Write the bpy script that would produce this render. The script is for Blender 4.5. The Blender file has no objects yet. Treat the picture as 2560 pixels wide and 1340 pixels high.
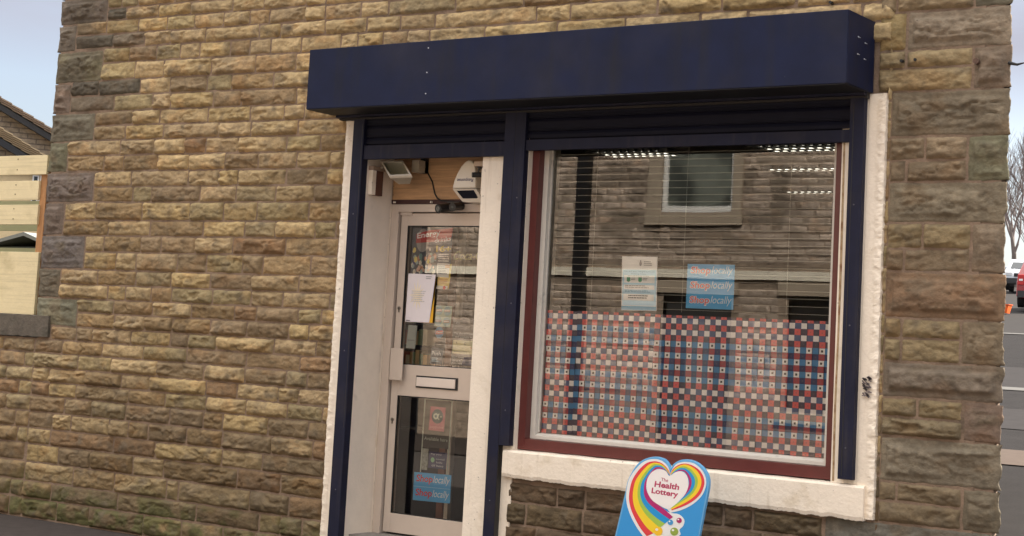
import bpy, bmesh, math, random
import numpy as np
from mathutils import Matrix, Vector
sc = bpy.context.scene
random.seed(7)
# ------------------------------------------------------------------ camera
cam = bpy.data.cameras.new('camera'); co = bpy.data.objects.new('camera', cam)
sc.collection.objects.link(co); sc.camera = co
R = ((0.81934004, 0.57072416, 0.05436762), (-0.01178405, 0.11157664, -0.99368596), (-0.57318674, 0.81352602, 0.09814465))
co.matrix_world = Matrix(((R[0][0], -R[1][0], -R[2][0], 10.29563308), (R[0][1], -R[1][1], -R[2][1], -8.39859057),
                          (R[0][2], -R[1][2], -R[2][2], 1.504), (0, 0, 0, 1)))
cam.sensor_fit = 'HORIZONTAL'; cam.sensor_width = 36; cam.lens = 36*4144.119/2560
cam.shift_x = 0; cam.shift_y = -220/2560
cam.clip_start = .05; cam.clip_end = 1000
# ------------------------------------------------------------------ light
SUN_EL, SUN_AZ = math.radians(38), math.radians(145)      # azimuth measured from -Y towards +X: the sun stands behind the shop
sd = Vector((math.sin(SUN_AZ)*math.cos(SUN_EL), -math.cos(SUN_AZ)*math.cos(SUN_EL), math.sin(SUN_EL)))
sl = bpy.data.lights.new('sun', 'SUN'); so = bpy.data.objects.new('sun', sl); sc.collection.objects.link(so)
sl.energy = 4.0; sl.angle = math.radians(.53); sl.color = (1, .93, .82)
so.rotation_euler = sd.to_track_quat('Z', 'Y').to_euler()
w = bpy.data.worlds.new('World'); sc.world = w; w.use_nodes = True
nt = w.node_tree; N = nt.nodes; L = nt.links; bg = N['Background']
sky = N.new('ShaderNodeTexSky'); sky.sky_type = 'NISHITA'; sky.sun_disc = False
sky.sun_elevation = SUN_EL; sky.sun_rotation = math.atan2(sd.x, sd.y); sky.dust_density = 2.0
tc = N.new('ShaderNodeTexCoord'); mp = N.new('ShaderNodeMapping'); mp.inputs['Scale'].default_value = (1.5, 1.5, 5.0)
mp.inputs['Location'].default_value = (.3, .1, .25)
nz = N.new('ShaderNodeTexNoise'); nz.inputs['Scale'].default_value = 1.3; nz.inputs['Detail'].default_value = 7; nz.inputs['Roughness'].default_value = .5
cr = N.new('ShaderNodeValToRGB'); cr.color_ramp.elements[0].position = .30; cr.color_ramp.elements[1].position = .56
cr.color_ramp.elements[0].color = (.25, .25, .25, 1)
mx = N.new('ShaderNodeMixRGB'); mx.inputs['Color2'].default_value = (2.2, 2.25, 2.65, 1)
sx_ = N.new('ShaderNodeSeparateXYZ'); el = N.new('ShaderNodeMapRange'); el.inputs[1].default_value = .45; el.inputs[2].default_value = .8
hi = N.new('ShaderNodeMixRGB'); hi.inputs['Color2'].default_value = (13.3, 12.9, 12.4, 1)
lo = N.new('ShaderNodeMapRange'); lo.inputs[1].default_value = .14; lo.inputs[2].default_value = .185; lo.inputs[3].default_value = .50; lo.inputs[4].default_value = 1
ml = N.new('ShaderNodeMath'); ml.operation = 'MULTIPLY'
L.new(tc.outputs['Generated'], sx_.inputs[0]); L.new(sx_.outputs[2], el.inputs[0]); L.new(el.outputs[0], hi.inputs['Fac'])
L.new(tc.outputs['Generated'], mp.inputs['Vector']); L.new(mp.outputs[0], nz.inputs['Vector']); L.new(nz.outputs[0], cr.inputs[0])
L.new(cr.outputs[0], ml.inputs[0]); L.new(sx_.outputs[2], lo.inputs[0]); L.new(lo.outputs[0], ml.inputs[1]); L.new(ml.outputs[0], mx.inputs['Fac']); L.new(sky.outputs[0], mx.inputs['Color1']); L.new(mx.outputs[0], hi.inputs['Color1']); L.new(hi.outputs[0], bg.inputs[0])
bg.inputs[1].default_value = .065
sc.view_settings.view_transform = 'Standard'; sc.view_settings.look = 'None'; sc.view_settings.gamma = 1; sc.view_settings.exposure = 2.0

# ------------------------------------------------------------------ materials
MATS = {}
def mat(name, col, rough=.6, var=.12, scale=8, bump=0., bscale=60, metal=0., spec=.5, coat=0., attr=False, col2=None, thr=None, emit=0., specks=None, streak=None):
    """procedural paint / stone: base colour broken by two noises, optional second colour in patches, fine bump"""
    if name in MATS: return MATS[name]
    m = bpy.data.materials.new(name); m.use_nodes = True; MATS[name] = m
    n = m.node_tree.nodes; l = m.node_tree.links; b = n['Principled BSDF']
    b.inputs['Roughness'].default_value = rough; b.inputs['Metallic'].default_value = metal
    b.inputs['Specular IOR Level'].default_value = spec; b.inputs['Coat Weight'].default_value = coat
    g = n.new('ShaderNodeNewGeometry'); a = n.new('ShaderNodeTexNoise'); a.inputs['Scale'].default_value = scale
    a.inputs['Detail'].default_value = 8; a.inputs['Roughness'].default_value = .65
    l.new(g.outputs['Position'], a.inputs['Vector'])
    mr = n.new('ShaderNodeMapRange'); mr.inputs[1].default_value = .25; mr.inputs[2].default_value = .75
    mr.inputs[3].default_value = 1-var; mr.inputs[4].default_value = 1+var
    l.new(a.outputs[0], mr.inputs[0])
    if attr:
        at = n.new('ShaderNodeAttribute'); at.attribute_name = 'tint'; src = at.outputs['Color']
    else:
        rgb = n.new('ShaderNodeRGB'); rgb.outputs[0].default_value = (*col, 1); src = rgb.outputs[0]
    if col2 is not None:
        p = n.new('ShaderNodeTexNoise'); p.inputs['Scale'].default_value = thr[2]; p.inputs['Detail'].default_value = 6
        l.new(g.outputs['Position'], p.inputs['Vector'])
        ra = n.new('ShaderNodeMapRange'); ra.inputs[1].default_value = thr[0]; ra.inputs[2].default_value = thr[1]
        l.new(p.outputs[0], ra.inputs[0])
        mm = n.new('ShaderNodeMixRGB'); mm.inputs['Color2'].default_value = (*col2, 1)
        l.new(ra.outputs[0], mm.inputs['Fac']); l.new(src, mm.inputs['Color1']); src = mm.outputs[0]
    for spec_ in ([specks] if specks else [])+([streak] if streak else []):      # (colour, scale xyz, low, high, amount)
        mp_ = n.new('ShaderNodeMapping'); mp_.inputs['Scale'].default_value = spec_[1]; p = n.new('ShaderNodeTexNoise'); p.inputs['Scale'].default_value = 1; p.inputs['Detail'].default_value = 5
        l.new(g.outputs['Position'], mp_.inputs[0]); l.new(mp_.outputs[0], p.inputs[0])
        ra = n.new('ShaderNodeMapRange'); ra.inputs[1].default_value = spec_[2]; ra.inputs[2].default_value = spec_[3]; ra.inputs[4].default_value = spec_[4]
        l.new(p.outputs[0], ra.inputs[0]); mm = n.new('ShaderNodeMixRGB'); mm.inputs['Color2'].default_value = (*spec_[0], 1)
        l.new(ra.outputs[0], mm.inputs['Fac']); l.new(src, mm.inputs['Color1']); src = mm.outputs[0]
    mu = n.new('ShaderNodeMixRGB'); mu.blend_type = 'MULTIPLY'; mu.inputs['Fac'].default_value = 1
    l.new(src, mu.inputs['Color1']); l.new(mr.outputs[0], mu.inputs['Color2']); l.new(mu.outputs[0], b.inputs['Base Color'])
    if bump:
        bn = n.new('ShaderNodeTexNoise'); bn.inputs['Scale'].default_value = bscale; bn.inputs['Detail'].default_value = 8
        l.new(g.outputs['Position'], bn.inputs['Vector'])
        bu = n.new('ShaderNodeBump'); bu.inputs['Strength'].default_value = 1; bu.inputs['Distance'].default_value = bump
        l.new(bn.outputs[0], bu.inputs['Height']); l.new(bu.outputs[0], b.inputs['Normal'])
    if emit:
        b.inputs['Emission Color'].default_value = (*col, 1); b.inputs['Emission Strength'].default_value = emit
    return m
def glass(name, fac, tint):
    m = bpy.data.materials.new(name); m.use_nodes = True; n = m.node_tree.nodes; l = m.node_tree.links; n.clear()
    o = n.new('ShaderNodeOutputMaterial'); mi = n.new('ShaderNodeMixShader'); t = n.new('ShaderNodeBsdfTransparent'); g = n.new('ShaderNodeBsdfGlossy')
    t.inputs[0].default_value = (*tint, 1); g.inputs['Roughness'].default_value = 0; g.inputs[0].default_value = (1, .98, .95, 1)
    fr = n.new('ShaderNodeFresnel'); fr.inputs[0].default_value = 1.5
    ge = n.new('ShaderNodeNewGeometry'); no = n.new('ShaderNodeTexNoise'); no.inputs['Scale'].default_value = 2.2; no.inputs['Detail'].default_value = 1
    bu = n.new('ShaderNodeBump'); bu.inputs['Strength'].default_value = 1; bu.inputs['Distance'].default_value = .00022
    l.new(ge.outputs['Position'], no.inputs['Vector']); l.new(no.outputs[0], bu.inputs['Height']); l.new(bu.outputs[0], g.inputs['Normal'])
    ad = n.new('ShaderNodeMath'); ad.operation = 'MULTIPLY_ADD'; ad.inputs[1].default_value = 1.0; ad.inputs[2].default_value = fac; ad.use_clamp = True
    l.new(fr.outputs[0], ad.inputs[0]); l.new(ad.outputs[0], mi.inputs[0]); l.new(t.outputs[0], mi.inputs[1]); l.new(g.outputs[0], mi.inputs[2]); l.new(mi.outputs[0], o.inputs[0])
    return m
M_CLEAR = None
def pane(parent, m, x0, x1, y, z0, z1):
    global M_CLEAR
    if M_CLEAR is None:
        M_CLEAR = bpy.data.materials.new('clear_body'); M_CLEAR.use_nodes = True; n = M_CLEAR.node_tree.nodes; l = M_CLEAR.node_tree.links; n.clear()
        o = n.new('ShaderNodeOutputMaterial'); t = n.new('ShaderNodeBsdfTransparent'); l.new(t.outputs[0], o.inputs[0])
    b = MB().box(x0, x1, y, y+.004, z0, z1); b.m = [1, 1, 1, 1, 1, 1]; b.m[[i for i, f in enumerate(b.f) if all(b.v[k][1] == y for k in f)][0]] = 0
    return b.build('pane', [m, M_CLEAR], parent)
def vcol(name, rough=.5, var=.05):
    return mat(name, (1, 1, 1), rough, var, 20, attr=True)

M_STONE = mat('sandstone', (1, 1, 1), .92, .32, 22, bump=.005, bscale=70, attr=True, col2=(.13, .10, .065), thr=(.52, .78, 9.), streak=((.11, .085, .05), (14, 14, 40), .58, .74, .55))
M_MORT = mat('mortar', (.235, .165, .115), .95, .3, 9, bump=.005, bscale=80, col2=(.13, .095, .065), thr=(.5, .75, 6))
M_MOSS = None
M_CREAM = mat('cream_masonry_paint', (.88, .775, .64), .55, .05, 9, bump=.0025, bscale=55, col2=(.56, .44, .28), thr=(.60, .85, 6.), specks=((.12, .09, .07), (38, 38, 38), .70, .76, .8), streak=((.50, .40, .28), (26, 26, 2.2), .58, .80, .5))
M_WHITE2 = mat('grey_white_wall_paint', (.82, .72, .61), .6, .07, 6, bump=.0015, bscale=40, col2=(.38, .33, .29), thr=(.62, .9, 5.))
M_NAVY = mat('navy_powder_coat', (.0060, .0105, .038), .55, .25, 5, bump=.0004, bscale=12, spec=.22, streak=((.018, .017, .015), (9, 9, .9), .52, .78, .6), specks=((.10, .10, .11), (60, 60, 60), .76, .80, .5), col2=(.022, .022, .034), thr=(.5, .85, 2.))
M_NAVYD = mat('navy_dusty_coat', (.0100, .0115, .030), .6, .25, 8, spec=.25, streak=((.05, .045, .045), (30, 30, 1.2), .56, .80, .5), col2=(.030, .026, .034), thr=(.5, .85, 5.))
M_MAROON = mat('maroon_gloss_paint', (.105, .020, .018), .35, .15, 12, bump=.0006, bscale=30)
M_BEAD = mat('white_gloss_bead', (.66, .62, .55), .4, .06, 20, col2=(.35, .33, .30), thr=(.62, .8, 14))
M_ALU = mat('beige_aluminium', (.60, .51, .435), .42, .05, 9, metal=.15)
M_ALUD = mat('grey_aluminium', (.33, .30, .265), .5, .08, 9, metal=.2)
M_BLACK = mat('black_rubber', (.012, .012, .013), .5)
M_DARK = mat('dark_interior', (.035, .03, .026), .9)
M_INT = mat('interior_paint', (.10, .085, .065), .9, .2, 3)
M_PLAST = mat('cream_plastic', (.72, .65, .54), .35, .03)
M_PAPER = mat('white_paper', (.80, .74, .76), .7, .03, 12)
M_SBLUE = mat('sky_blue_print', (.10, .42, .72), .5, .05)
M_RED = mat('red_print', (.62, .05, .055), .5, .03)
M_PINK = mat('pale_pink_print', (.85, .50, .50), .5, .03)
M_WPRINT = mat('white_print', (.82, .82, .80), .5, .03)
M_YEL = mat('yellow_print', (.80, .62, .06), .5, .03)
M_LBLUE = mat('light_blue_print', (.46, .70, .85), .5, .04)
M_GREYPR = mat('grey_print', (.28, .28, .29), .6, .05)
M_DKPR = mat('dark_print', (.05, .055, .06), .6, .05)
M_NAVPR = mat('navy_print', (.03, .04, .12), .5, .05)
M_WOOD = mat('raw_plywood', (.50, .30, .155), .65, .15, 3)
M_RWOOD = mat('brown_stained_wood', (.10, .04, .025), .6, .25, 9)
M_TWOOD = mat('orange_timber', (.42, .21, .085), .7, .15, 9)
M_FENCE = mat('cream_fence_paint', (.78, .66, .40), .6, .07, 5, bump=.002, bscale=40, col2=(.46, .38, .20), thr=(.55, .85, 5), streak=((.44, .36, .19), (1.5, 1.5, 55), .5, .75, .45), specks=((.2, .16, .08), (30, 30, 30), .72, .78, .7))
M_CONC = mat('grey_coping_stone', (.12, .10, .078), .95, .3, 12, bump=.006, bscale=50, col2=(.06, .055, .04), thr=(.5, .8, 9))
M_ASPH = mat('asphalt', (.105, .092, .087), .9, .3, 50, bump=.004, bscale=300, spec=.05)
M_ROAD = mat('road_asphalt', (.022, .020, .020), .9, .2, 3, bump=.004, bscale=200, spec=.05)
M_FLAG = mat('pavement_flag', (.062, .052, .048), .9, .2, 9, bump=.003, bscale=120, spec=.05)
M_KERB = mat('kerb_concrete', (.085, .066, .056), .9, .1, 9, spec=.05)
M_PAINT = mat('white_road_paint', (.11, .105, .10), .8, .15, 6, spec=.05)
G_WIN = glass('window_glass', .035, (.97, .97, .95))
G_DOOR = glass('door_glass', .07, (.97, .97, .95))

# wood grain on plywood
def grain(m, axis_scale, amt):
    n = m.node_tree.nodes; l = m.node_tree.links
    g = n.new('ShaderNodeNewGeometry'); mp = n.new('ShaderNodeMapping'); mp.inputs['Scale'].default_value = axis_scale
    a = n.new('ShaderNodeTexNoise'); a.inputs['Scale'].default_value = 1; a.inputs['Detail'].default_value = 6; a.inputs['Distortion'].default_value = .6
    mr = n.new('ShaderNodeMapRange'); mr.inputs[1].default_value = .3; mr.inputs[2].default_value = .7; mr.inputs[3].default_value = 1-amt; mr.inputs[4].default_value = 1+amt
    l.new(g.outputs['Position'], mp.inputs[0]); l.new(mp.outputs[0], a.inputs[0]); l.new(a.outputs[0], mr.inputs[0])
    b = n['Principled BSDF']; src = b.inputs['Base Color'].links[0].from_socket
    mu = n.new('ShaderNodeMixRGB'); mu.blend_type = 'MULTIPLY'; mu.inputs[0].default_value = 1
    l.new(src, mu.inputs[1]); l.new(mr.outputs[0], mu.inputs[2]); l.new(mu.outputs[0], b.inputs['Base Color'])
grain(M_WOOD, (4, 4, 60), .22); grain(M_TWOOD, (60, 60, 4), .2)

# ------------------------------------------------------------------ builders
ORG = {}
def link(o, parent=None):
    sc.collection.objects.link(o)
    if parent is not None: o.parent = parent
def tag(o, label=None, cat=None, group=None, kind=None):
    if label: o['label'] = label
    if cat: o['category'] = cat
    if group: o['group'] = group
    if kind: o['kind'] = kind
    return o
def thing(name, loc, label, cat, group=None):
    o = bpy.data.objects.new(name, None); o.location = loc; o.empty_display_size = .1
    link(o); ORG[o.name] = Vector(loc); return tag(o, label, cat, group)
def org(p): return ORG.get(p.name, Vector((0, 0, 0))) if p is not None else Vector((0, 0, 0))
class MB:
    def __init__(s): s.v = []; s.f = []; s.c = []; s.m = []
    def add(s, vs, fs, col=None, mi=0):
        k = len(s.v); s.v += [tuple(p) for p in vs]; s.f += [tuple(k+i for i in f) for f in fs]
        s.c += [col or (1, 1, 1)]*len(fs); s.m += [mi]*len(fs); return s
    def box(s, x0, x1, y0, y1, z0, z1, col=None, mi=0):
        v = [(x, y, z) for x in (x0, x1) for y in (y0, y1) for z in (z0, z1)]
        return s.add(v, [(0, 1, 3, 2), (4, 6, 7, 5), (0, 4, 5, 1), (2, 3, 7, 6), (0, 2, 6, 4), (1, 5, 7, 3)], col, mi)
    def hexa(s, a, b, col=None, mi=0):      # two quads (front, back) as corner lists
        v = list(a)+list(b); n = len(a)
        fs = [tuple(range(n)), tuple(range(2*n-1, n-1, -1))]+[(i, i+n, (i+1) % n+n, (i+1) % n) for i in range(n)]
        return s.add(v, fs, col, mi)
    def plate(s, pts, y0, y1, col=None, mi=0):    # polygon in XZ, thick in Y
        return s.hexa([(x, y0, z) for x, z in pts], [(x, y1, z) for x, z in pts], col, mi)
    def tube(s, path, r, n=10, col=None, mi=0):
        P = [Vector(p) for p in path]; rings = []
        rr = r if isinstance(r, (list, tuple)) else [r]*len(P)
        for i, p in enumerate(P):
            t = (P[min(i+1, len(P)-1)]-P[max(i-1, 0)]).normalized()
            a = t.cross(Vector((.13, .21, .97)))
            if a.length < .05: a = t.cross(Vector((1, 0, 0)))
            a.normalize(); b = t.cross(a)
            rings.append([p+(a*math.cos(k*2*math.pi/n)+b*math.sin(k*2*math.pi/n))*rr[i] for k in range(n)])
        v = [q for g in rings for q in g]; f = []
        for i in range(len(P)-1):
            for k in range(n): f.append((i*n+k, i*n+(k+1) % n, (i+1)*n+(k+1) % n, (i+1)*n+k))
        f.append(tuple(range(n-1, -1, -1))); f.append(tuple((len(P)-1)*n+k for k in range(n)))
        return s.add(v, f, col, mi)
    def build(s, name, mats, parent=None, bevel=0., smooth=False, fixn=True):
        me = bpy.data.meshes.new(name); o0 = org(parent)
        me.from_pydata([(x-o0.x, y-o0.y, z-o0.z) for x, y, z in s.v], [], s.f)
        if not isinstance(mats, (list, tuple)): mats = [mats]
        for m in mats: me.materials.append(m)
        me.polygons.foreach_set('material_index', s.m)
        if any(c != (1, 1, 1) for c in s.c):
            at = me.color_attributes.new('tint', 'FLOAT_COLOR', 'CORNER'); arr = []
            for p in me.polygons: arr += [*s.c[p.index], 1]*p.loop_total
            at.data.foreach_set('color', arr)
        if fixn:
            bm = bmesh.new(); bm.from_mesh(me); bmesh.ops.recalc_face_normals(bm, faces=bm.faces); bm.to_mesh(me); bm.free()
        if smooth: me.polygons.foreach_set('use_smooth', [True]*len(me.polygons))
        o = bpy.data.objects.new(name, me); link(o, parent); ORG[o.name] = o0
        if bevel:
            b = o.modifiers.new('bevel', 'BEVEL'); b.width = bevel; b.segments = 2; b.limit_method = 'ANGLE'
        return o
def box(name, m, parent, x0, x1, y0, y1, z0, z1, bevel=0.):
    return MB().box(x0, x1, y0, y1, z0, z1).build(name, m, parent, bevel)
def text(name, s, m, parent, org_, right, up, wid, hei, shear=0., bold=0., thick=.0004):
    """lettering as thin raised print: its bounding box is fitted to wid x hei on the plane (org, right, up)"""
    c = bpy.data.curves.new(name, 'FONT'); c.body = s; c.offset = bold; c.resolution_u = 3; c.size = 1
    o = bpy.data.objects.new(name, c); sc.collection.objects.link(o)
    dg = bpy.context.evaluated_depsgraph_get(); me = bpy.data.meshes.new_from_object(o.evaluated_get(dg))
    bpy.data.objects.remove(o); bpy.data.curves.remove(c)
    me.materials.clear(); me.materials.append(m)
    n = len(me.vertices); a = np.empty(n*3); me.vertices.foreach_get('co', a); a = a.reshape(-1, 3)
    mn, mxx = a.min(0), a.max(0); sx = wid/(mxx[0]-mn[0]); sy = hei/(mxx[1]-mn[1])
    u = (a[:, 0]-mn[0])*sx; v = (a[:, 1]-mn[1])*sy; u = u+shear*v
    rt = np.array(right, float); rt /= np.linalg.norm(rt); uv = np.array(up, float); uv /= np.linalg.norm(uv)
    q = np.array(org_)[None]+u[:, None]*rt+v[:, None]*uv - np.array(org(parent))[None]
    me.vertices.foreach_set('co', q.ravel()); me.update()
    ob = bpy.data.objects.new(name, me); link(ob, parent); ORG[ob.name] = org(parent)
    return ob
XR, ZU = (1, 0, 0), (0, 0, 1)
def T(s, m, parent, x, z, y, wid, hei, **k): return text('lettering', s, m, parent, (x, y, z), XR, ZU, wid, hei, **k)
def lines(parent, m, x0, x1, z0, z1, n, y, seed=1, fill=.45, ragged=.3):
    """rows of print too small to read, as broken thin strips"""
    r = random.Random(seed); b = MB(); dz = (z1-z0)/n
    for i in range(n):
        zt = z1-i*dz; zb = zt-dz*fill; x = x0; xe = x1-r.random()*ragged*(x1-x0)
        while x < xe:
            wd = min((x1-x0)*r.uniform(.06, .16), xe-x)
            b.add([(x, y, zb), (x+wd*.86, y, zb), (x+wd*.86, y, zt), (x, y, zt)], [(0, 1, 2, 3)]); x += wd
    return b.build('small_print', m, parent, fixn=False)

# ------------------------------------------------------------------ noise (numpy)
def _h(ix, iy, s):
    a = (ix.astype(np.int64)*374761393+iy.astype(np.int64)*668265263+s*1442695041) & 0x7fffffff
    a = ((a ^ (a >> 13))*1274126177) & 0x7fffffff
    return ((a ^ (a >> 16)) & 0xffff)/65535.
def vn(x, y, s=0):
    ix = np.floor(x); iy = np.floor(y); fx = x-ix; fy = y-iy; fx = fx*fx*(3-2*fx); fy = fy*fy*(3-2*fy)
    return (_h(ix, iy, s)*(1-fx)+_h(ix+1, iy, s)*fx)*(1-fy)+(_h(ix, iy+1, s)*(1-fx)+_h(ix+1, iy+1, s)*fx)*fy
def fbm(x, y, s=0, o=4):
    r = 0; a = .5
    for k in range(o): r = r+a*vn(x*2**k, y*2**k, s+k*17); a *= .5
    return r
def sst(a, b, x): t = np.clip((x-a)/(b-a), 0, 1); return t*t*(3-2*t)

# ------------------------------------------------------------------ rock faced stones
class Stones:
    def __init__(s, step=.0088): s.V = []; s.F = []; s.C = []; s.n = 0; s.step = step; s.r = random.Random(11)
    def stone(s, x0, x1, z0, z1, tint, margin=0., jag=(0, 0), dep=1., side=None):
        r = s.r; g = .0055
        if x1-x0 < .03 or z1-z0 < .02: return
        L_, R_, B_, T_ = x0+g, x1-g, z0+g*.8, z1-g*.8
        nx = max(4, int((R_-L_)/s.step)+1); nz = max(4, int((T_-B_)/s.step)+1)
        u = np.linspace(0, 1, nx+1); v = np.linspace(0, 1, nz+1); U, W = np.meshgrid(u, v)
        X = L_+U*(R_-L_); Z = B_+W*(T_-B_); sd = r.randrange(1, 9999)
        # ragged outline
        ex = (fbm(Z*30, X*0+sd, sd)-.47)*.012; ez = (fbm(X*22, Z*0+sd, sd+5)-.47)*.012
        X = X+ex*(np.abs(U-.5)*2)**4*np.sign(U-.5); Z = Z+ez*(np.abs(W-.5)*2)**3*np.sign(W-.5)
        Z = Z+(U-.5)*r.uniform(-.006, .006)
        if jag[1]: X = X+(U**6)*jag[1]*(fbm(Z*14, X*0, sd+9)-.4)
        if jag[0]: X = X-((1-U)**6)*jag[0]*(fbm(Z*14, X*0, sd+9)-.4)
        d = np.minimum(np.minimum(U*(R_-L_), (1-U)*(R_-L_)), np.minimum(W, 1-W)*(T_-B_))
        ed = sst(0, .006, d)
        m = sst(margin*.8, margin+.020, d+(fbm(X*26, Z*26, sd+2, 2)-.4)*.012)
        ang = r.uniform(-.12, .12); Xr = X+Z*ang; Zr = Z-X*ang
        n1 = fbm(Xr*6, Zr*13, sd); n3 = fbm(Xr*34, Zr*60, sd+7, 3)
        cv = np.abs(fbm(Xr*5.5, Zr*15, sd+3, 4)-.47); crev = 1-sst(.0, .055, cv)
        cv2 = np.abs(fbm(Xr*3+9, Zr*9, sd+13, 4)-.47); step2 = sst(-.02, .02, fbm(Xr*3+9, Zr*9, sd+13, 4)-.47)
        ph = r.uniform(.45, .8); prof = np.where(W < ph, sst(-.2, ph, W), 1-.5*sst(ph, 1.15, W)); a1 = r.uniform(.2, 1.2)
        h = .0045+ed*.0035+m*dep*.85*(prof*.009*a1+(n1-.4)*.040+step2*.014*r.uniform(0, 1.6)-crev*.012*r.uniform(.3, 1.5)+n3*.011)
        h = np.maximum(h, .0055)
        Y = -h+(1-ed)*.004
        k = s.n; nn = (nx+1)*(nz+1)
        s.V.append(np.stack([X.ravel(), Y.ravel(), Z.ravel()], 1))
        idx = np.arange(nn).reshape(nz+1, nx+1)+k
        s.F.append(np.stack([idx[:-1, :-1].ravel(), idx[:-1, 1:].ravel(), idx[1:, 1:].ravel(), idx[1:, :-1].ravel()], 1))
        # mineral tint: patchy within the stone
        t2 = fbm(X*9, Z*13, sd+21, 4); t3 = fbm(X*30, Z*60, sd+31, 3)
        c = np.array(tint)[None, None]*(0.66+.50*t2+.34*t3)[..., None]
        gl = .74+.40*fbm(X*1.1+3, Z*1.5, 77, 4)
        iron = sst(.52, .66, fbm(X*5, Z*8, sd+41, 3))[..., None]*.35
        c = c*(1-iron)+np.array(tint)[None, None]*np.array([1.12, .86, .62])*iron
        c = c*gl[..., None]
        soot = (sst(1.0, .25, X)*sst(2.6, 3.4, Z)*sst(.40, .58, fbm(X*4+1, Z*5, 55, 4))*.62)[..., None]
        c = c*(1-soot)+np.array([.085, .068, .048])*soot
        low_dark = (sst(1.3, .1, Z)*.38+sst(.34, .0, Z)*.12)[..., None]; c = c*(1-low_dark*np.array([1., 1., 1.05]))  # stone colour gets darker towards the bottom
        moss = (sst(.42, .10, Z+.25*(fbm(X*3, Z*3, 66, 3)-.45))*sst(.36, .56, fbm(X*9, Z*12, 61, 4))*.8*(X < 3.1))[..., None]
        c = c*(1-moss)+np.array([.075, .080, .022])*moss
        s.C.append(c.reshape(-1, 3)); s.n += nn
        if jag[0] or jag[1]:      # return face of a quoin
            col = 0 if jag[0] else nx; e = idx[:, col]; base = s.n
            P = np.stack([X[:, col], Y[:, col], Z[:, col]], 1)
            dx = (.0 if jag[0] else -.47)
            a = P.copy(); a[:, 1] = .03; a[:, 0] += dx*.03+(0.006 if jag[0] else -.006)
            b = P.copy(); b[:, 1] = .35; b[:, 0] = (0.0 if jag[0] else 7.5-.47*.35)
            s.V += [a, b]; s.n += 2*len(P)
            i = np.arange(len(P)-1)
            A = e[:-1]; B2 = e[1:]; C2 = base+i; D2 = base+i+1; E2 = base+len(P)+i; F2 = E2+1
            s.F.append(np.stack([A, B2, D2, C2], 1) if jag[0] else np.stack([B2, A, C2, D2], 1))
            s.F.append(np.stack([C2, D2, F2, E2], 1) if jag[0] else np.stack([D2, C2, E2, F2], 1))
            s.C += [np.tile(np.array(tint), (2*len(P), 1))]
    def build(s, name, m, parent):
        V = np.concatenate(s.V); F = np.concatenate(s.F); C = np.concatenate(s.C); o0 = np.array(org(parent))
        me = bpy.data.meshes.new(name); me.vertices.add(len(V)); me.vertices.foreach_set('co', (V-o0).ravel())
        me.loops.add(F.size); me.loops.foreach_set('vertex_index', F.ravel().astype(np.int32))
        me.polygons.add(len(F)); me.polygons.foreach_set('loop_start', np.arange(0, F.size, 4, dtype=np.int32))
        me.polygons.foreach_set('loop_total', np.full(len(F), 4, dtype=np.int32)); me.update(calc_edges=True); me.validate()
        at = me.color_attributes.new('tint', 'FLOAT_COLOR', 'POINT'); at.data.foreach_set('color', np.concatenate([C, np.ones((len(C), 1))], 1).ravel())
        me.polygons.foreach_set('use_smooth', [True]*len(me.polygons)); me.materials.append(m)
        o = bpy.data.objects.new(name, me); link(o, parent); ORG[o.name] = Vector(o0); return o
OCH = [(.445, .325, .165), (.41, .30, .155), (.43, .315, .165), (.385, .28, .15), (.46, .335, .175), (.365, .265, .145), (.42, .305, .145)]
OLV = [(.30, .23, .125), (.32, .25, .13), (.34, .26, .13)]
BRN = [(.28, .195, .105), (.26, .185, .105), (.30, .205, .10), (.25, .18, .10), (.31, .215, .11), (.28, .175, .09)]
SOOT = [(.12, .10, .07), (.16, .125, .085), (.10, .085, .06)]

B = thing('shop_building', (3.75, 0, 0), 'coursed sandstone corner shop with cream painted window surround and recessed door', 'shop building')
S = Stones()
Z0 = [0, .147, .275, .417, .552, .671, .795, .917, 1.023, 1.13, 1.242, 1.346, 1.45, 1.56, 1.664, 1.772, 1.884, 2.019, 2.14, 2.255, 2.392, 2.508,
      2.625, 2.745, 2.86, 2.97, 3.08, 3.2, 3.317, 3.449, 3.564, 3.67, 3.776, 3.87, 3.98, 4.09, 4.2, 4.31, 4.42, 4.53, 4.64, 4.75]
# joints seen in the photograph, by course index (metres along the wall)
J = {4: [-.12, .26, .96, 1.40, 2.06], 3: [-.02, .37, .73, 1.18, 1.50, 2.22, 2.62], 2: [.55, 1.0, 1.54, 1.66, 2.35], 1: [.32, 1.05, 1.85, 2.45],
     32: [.527, .74, 1.09, 1.43, 1.85, 2.16, 2.56, 2.74], 31: [.527, .88, 1.19, 1.48, 1.77, 2.03, 2.22, 2.56, 2.74, 3.06, 3.30, 3.86],
     30: [.22, .62, .96, 1.24, 1.60, 2.13, 2.34, 2.75, 3.12, 3.41, 3.70, 4.5, 4.75, 5.37, 5.80],
     29: [.20, .463, .81, 1.10, 1.35, 1.55, 1.86, 2.05, 2.25, 2.54, 2.90, 3.05, 3.27, 3.48, 3.66, 4.11, 4.66, 5.15, 5.66, 5.97, 6.67],
     28: [.50, .88, 1.19, 1.68, 2.12, 2.5], 27: [.5, .95, 1.27, 1.65, 1.9, 2.3, 2.66], 33: [.22, .68, .86, 1.25, 1.5, 1.78, 2.15, 2.5]}
def zw(z, x):     # the upper courses fall gently to the right
    return z-.018*(x-1.15)*min(max((z-2.2)/1.4, 0), 1)
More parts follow.
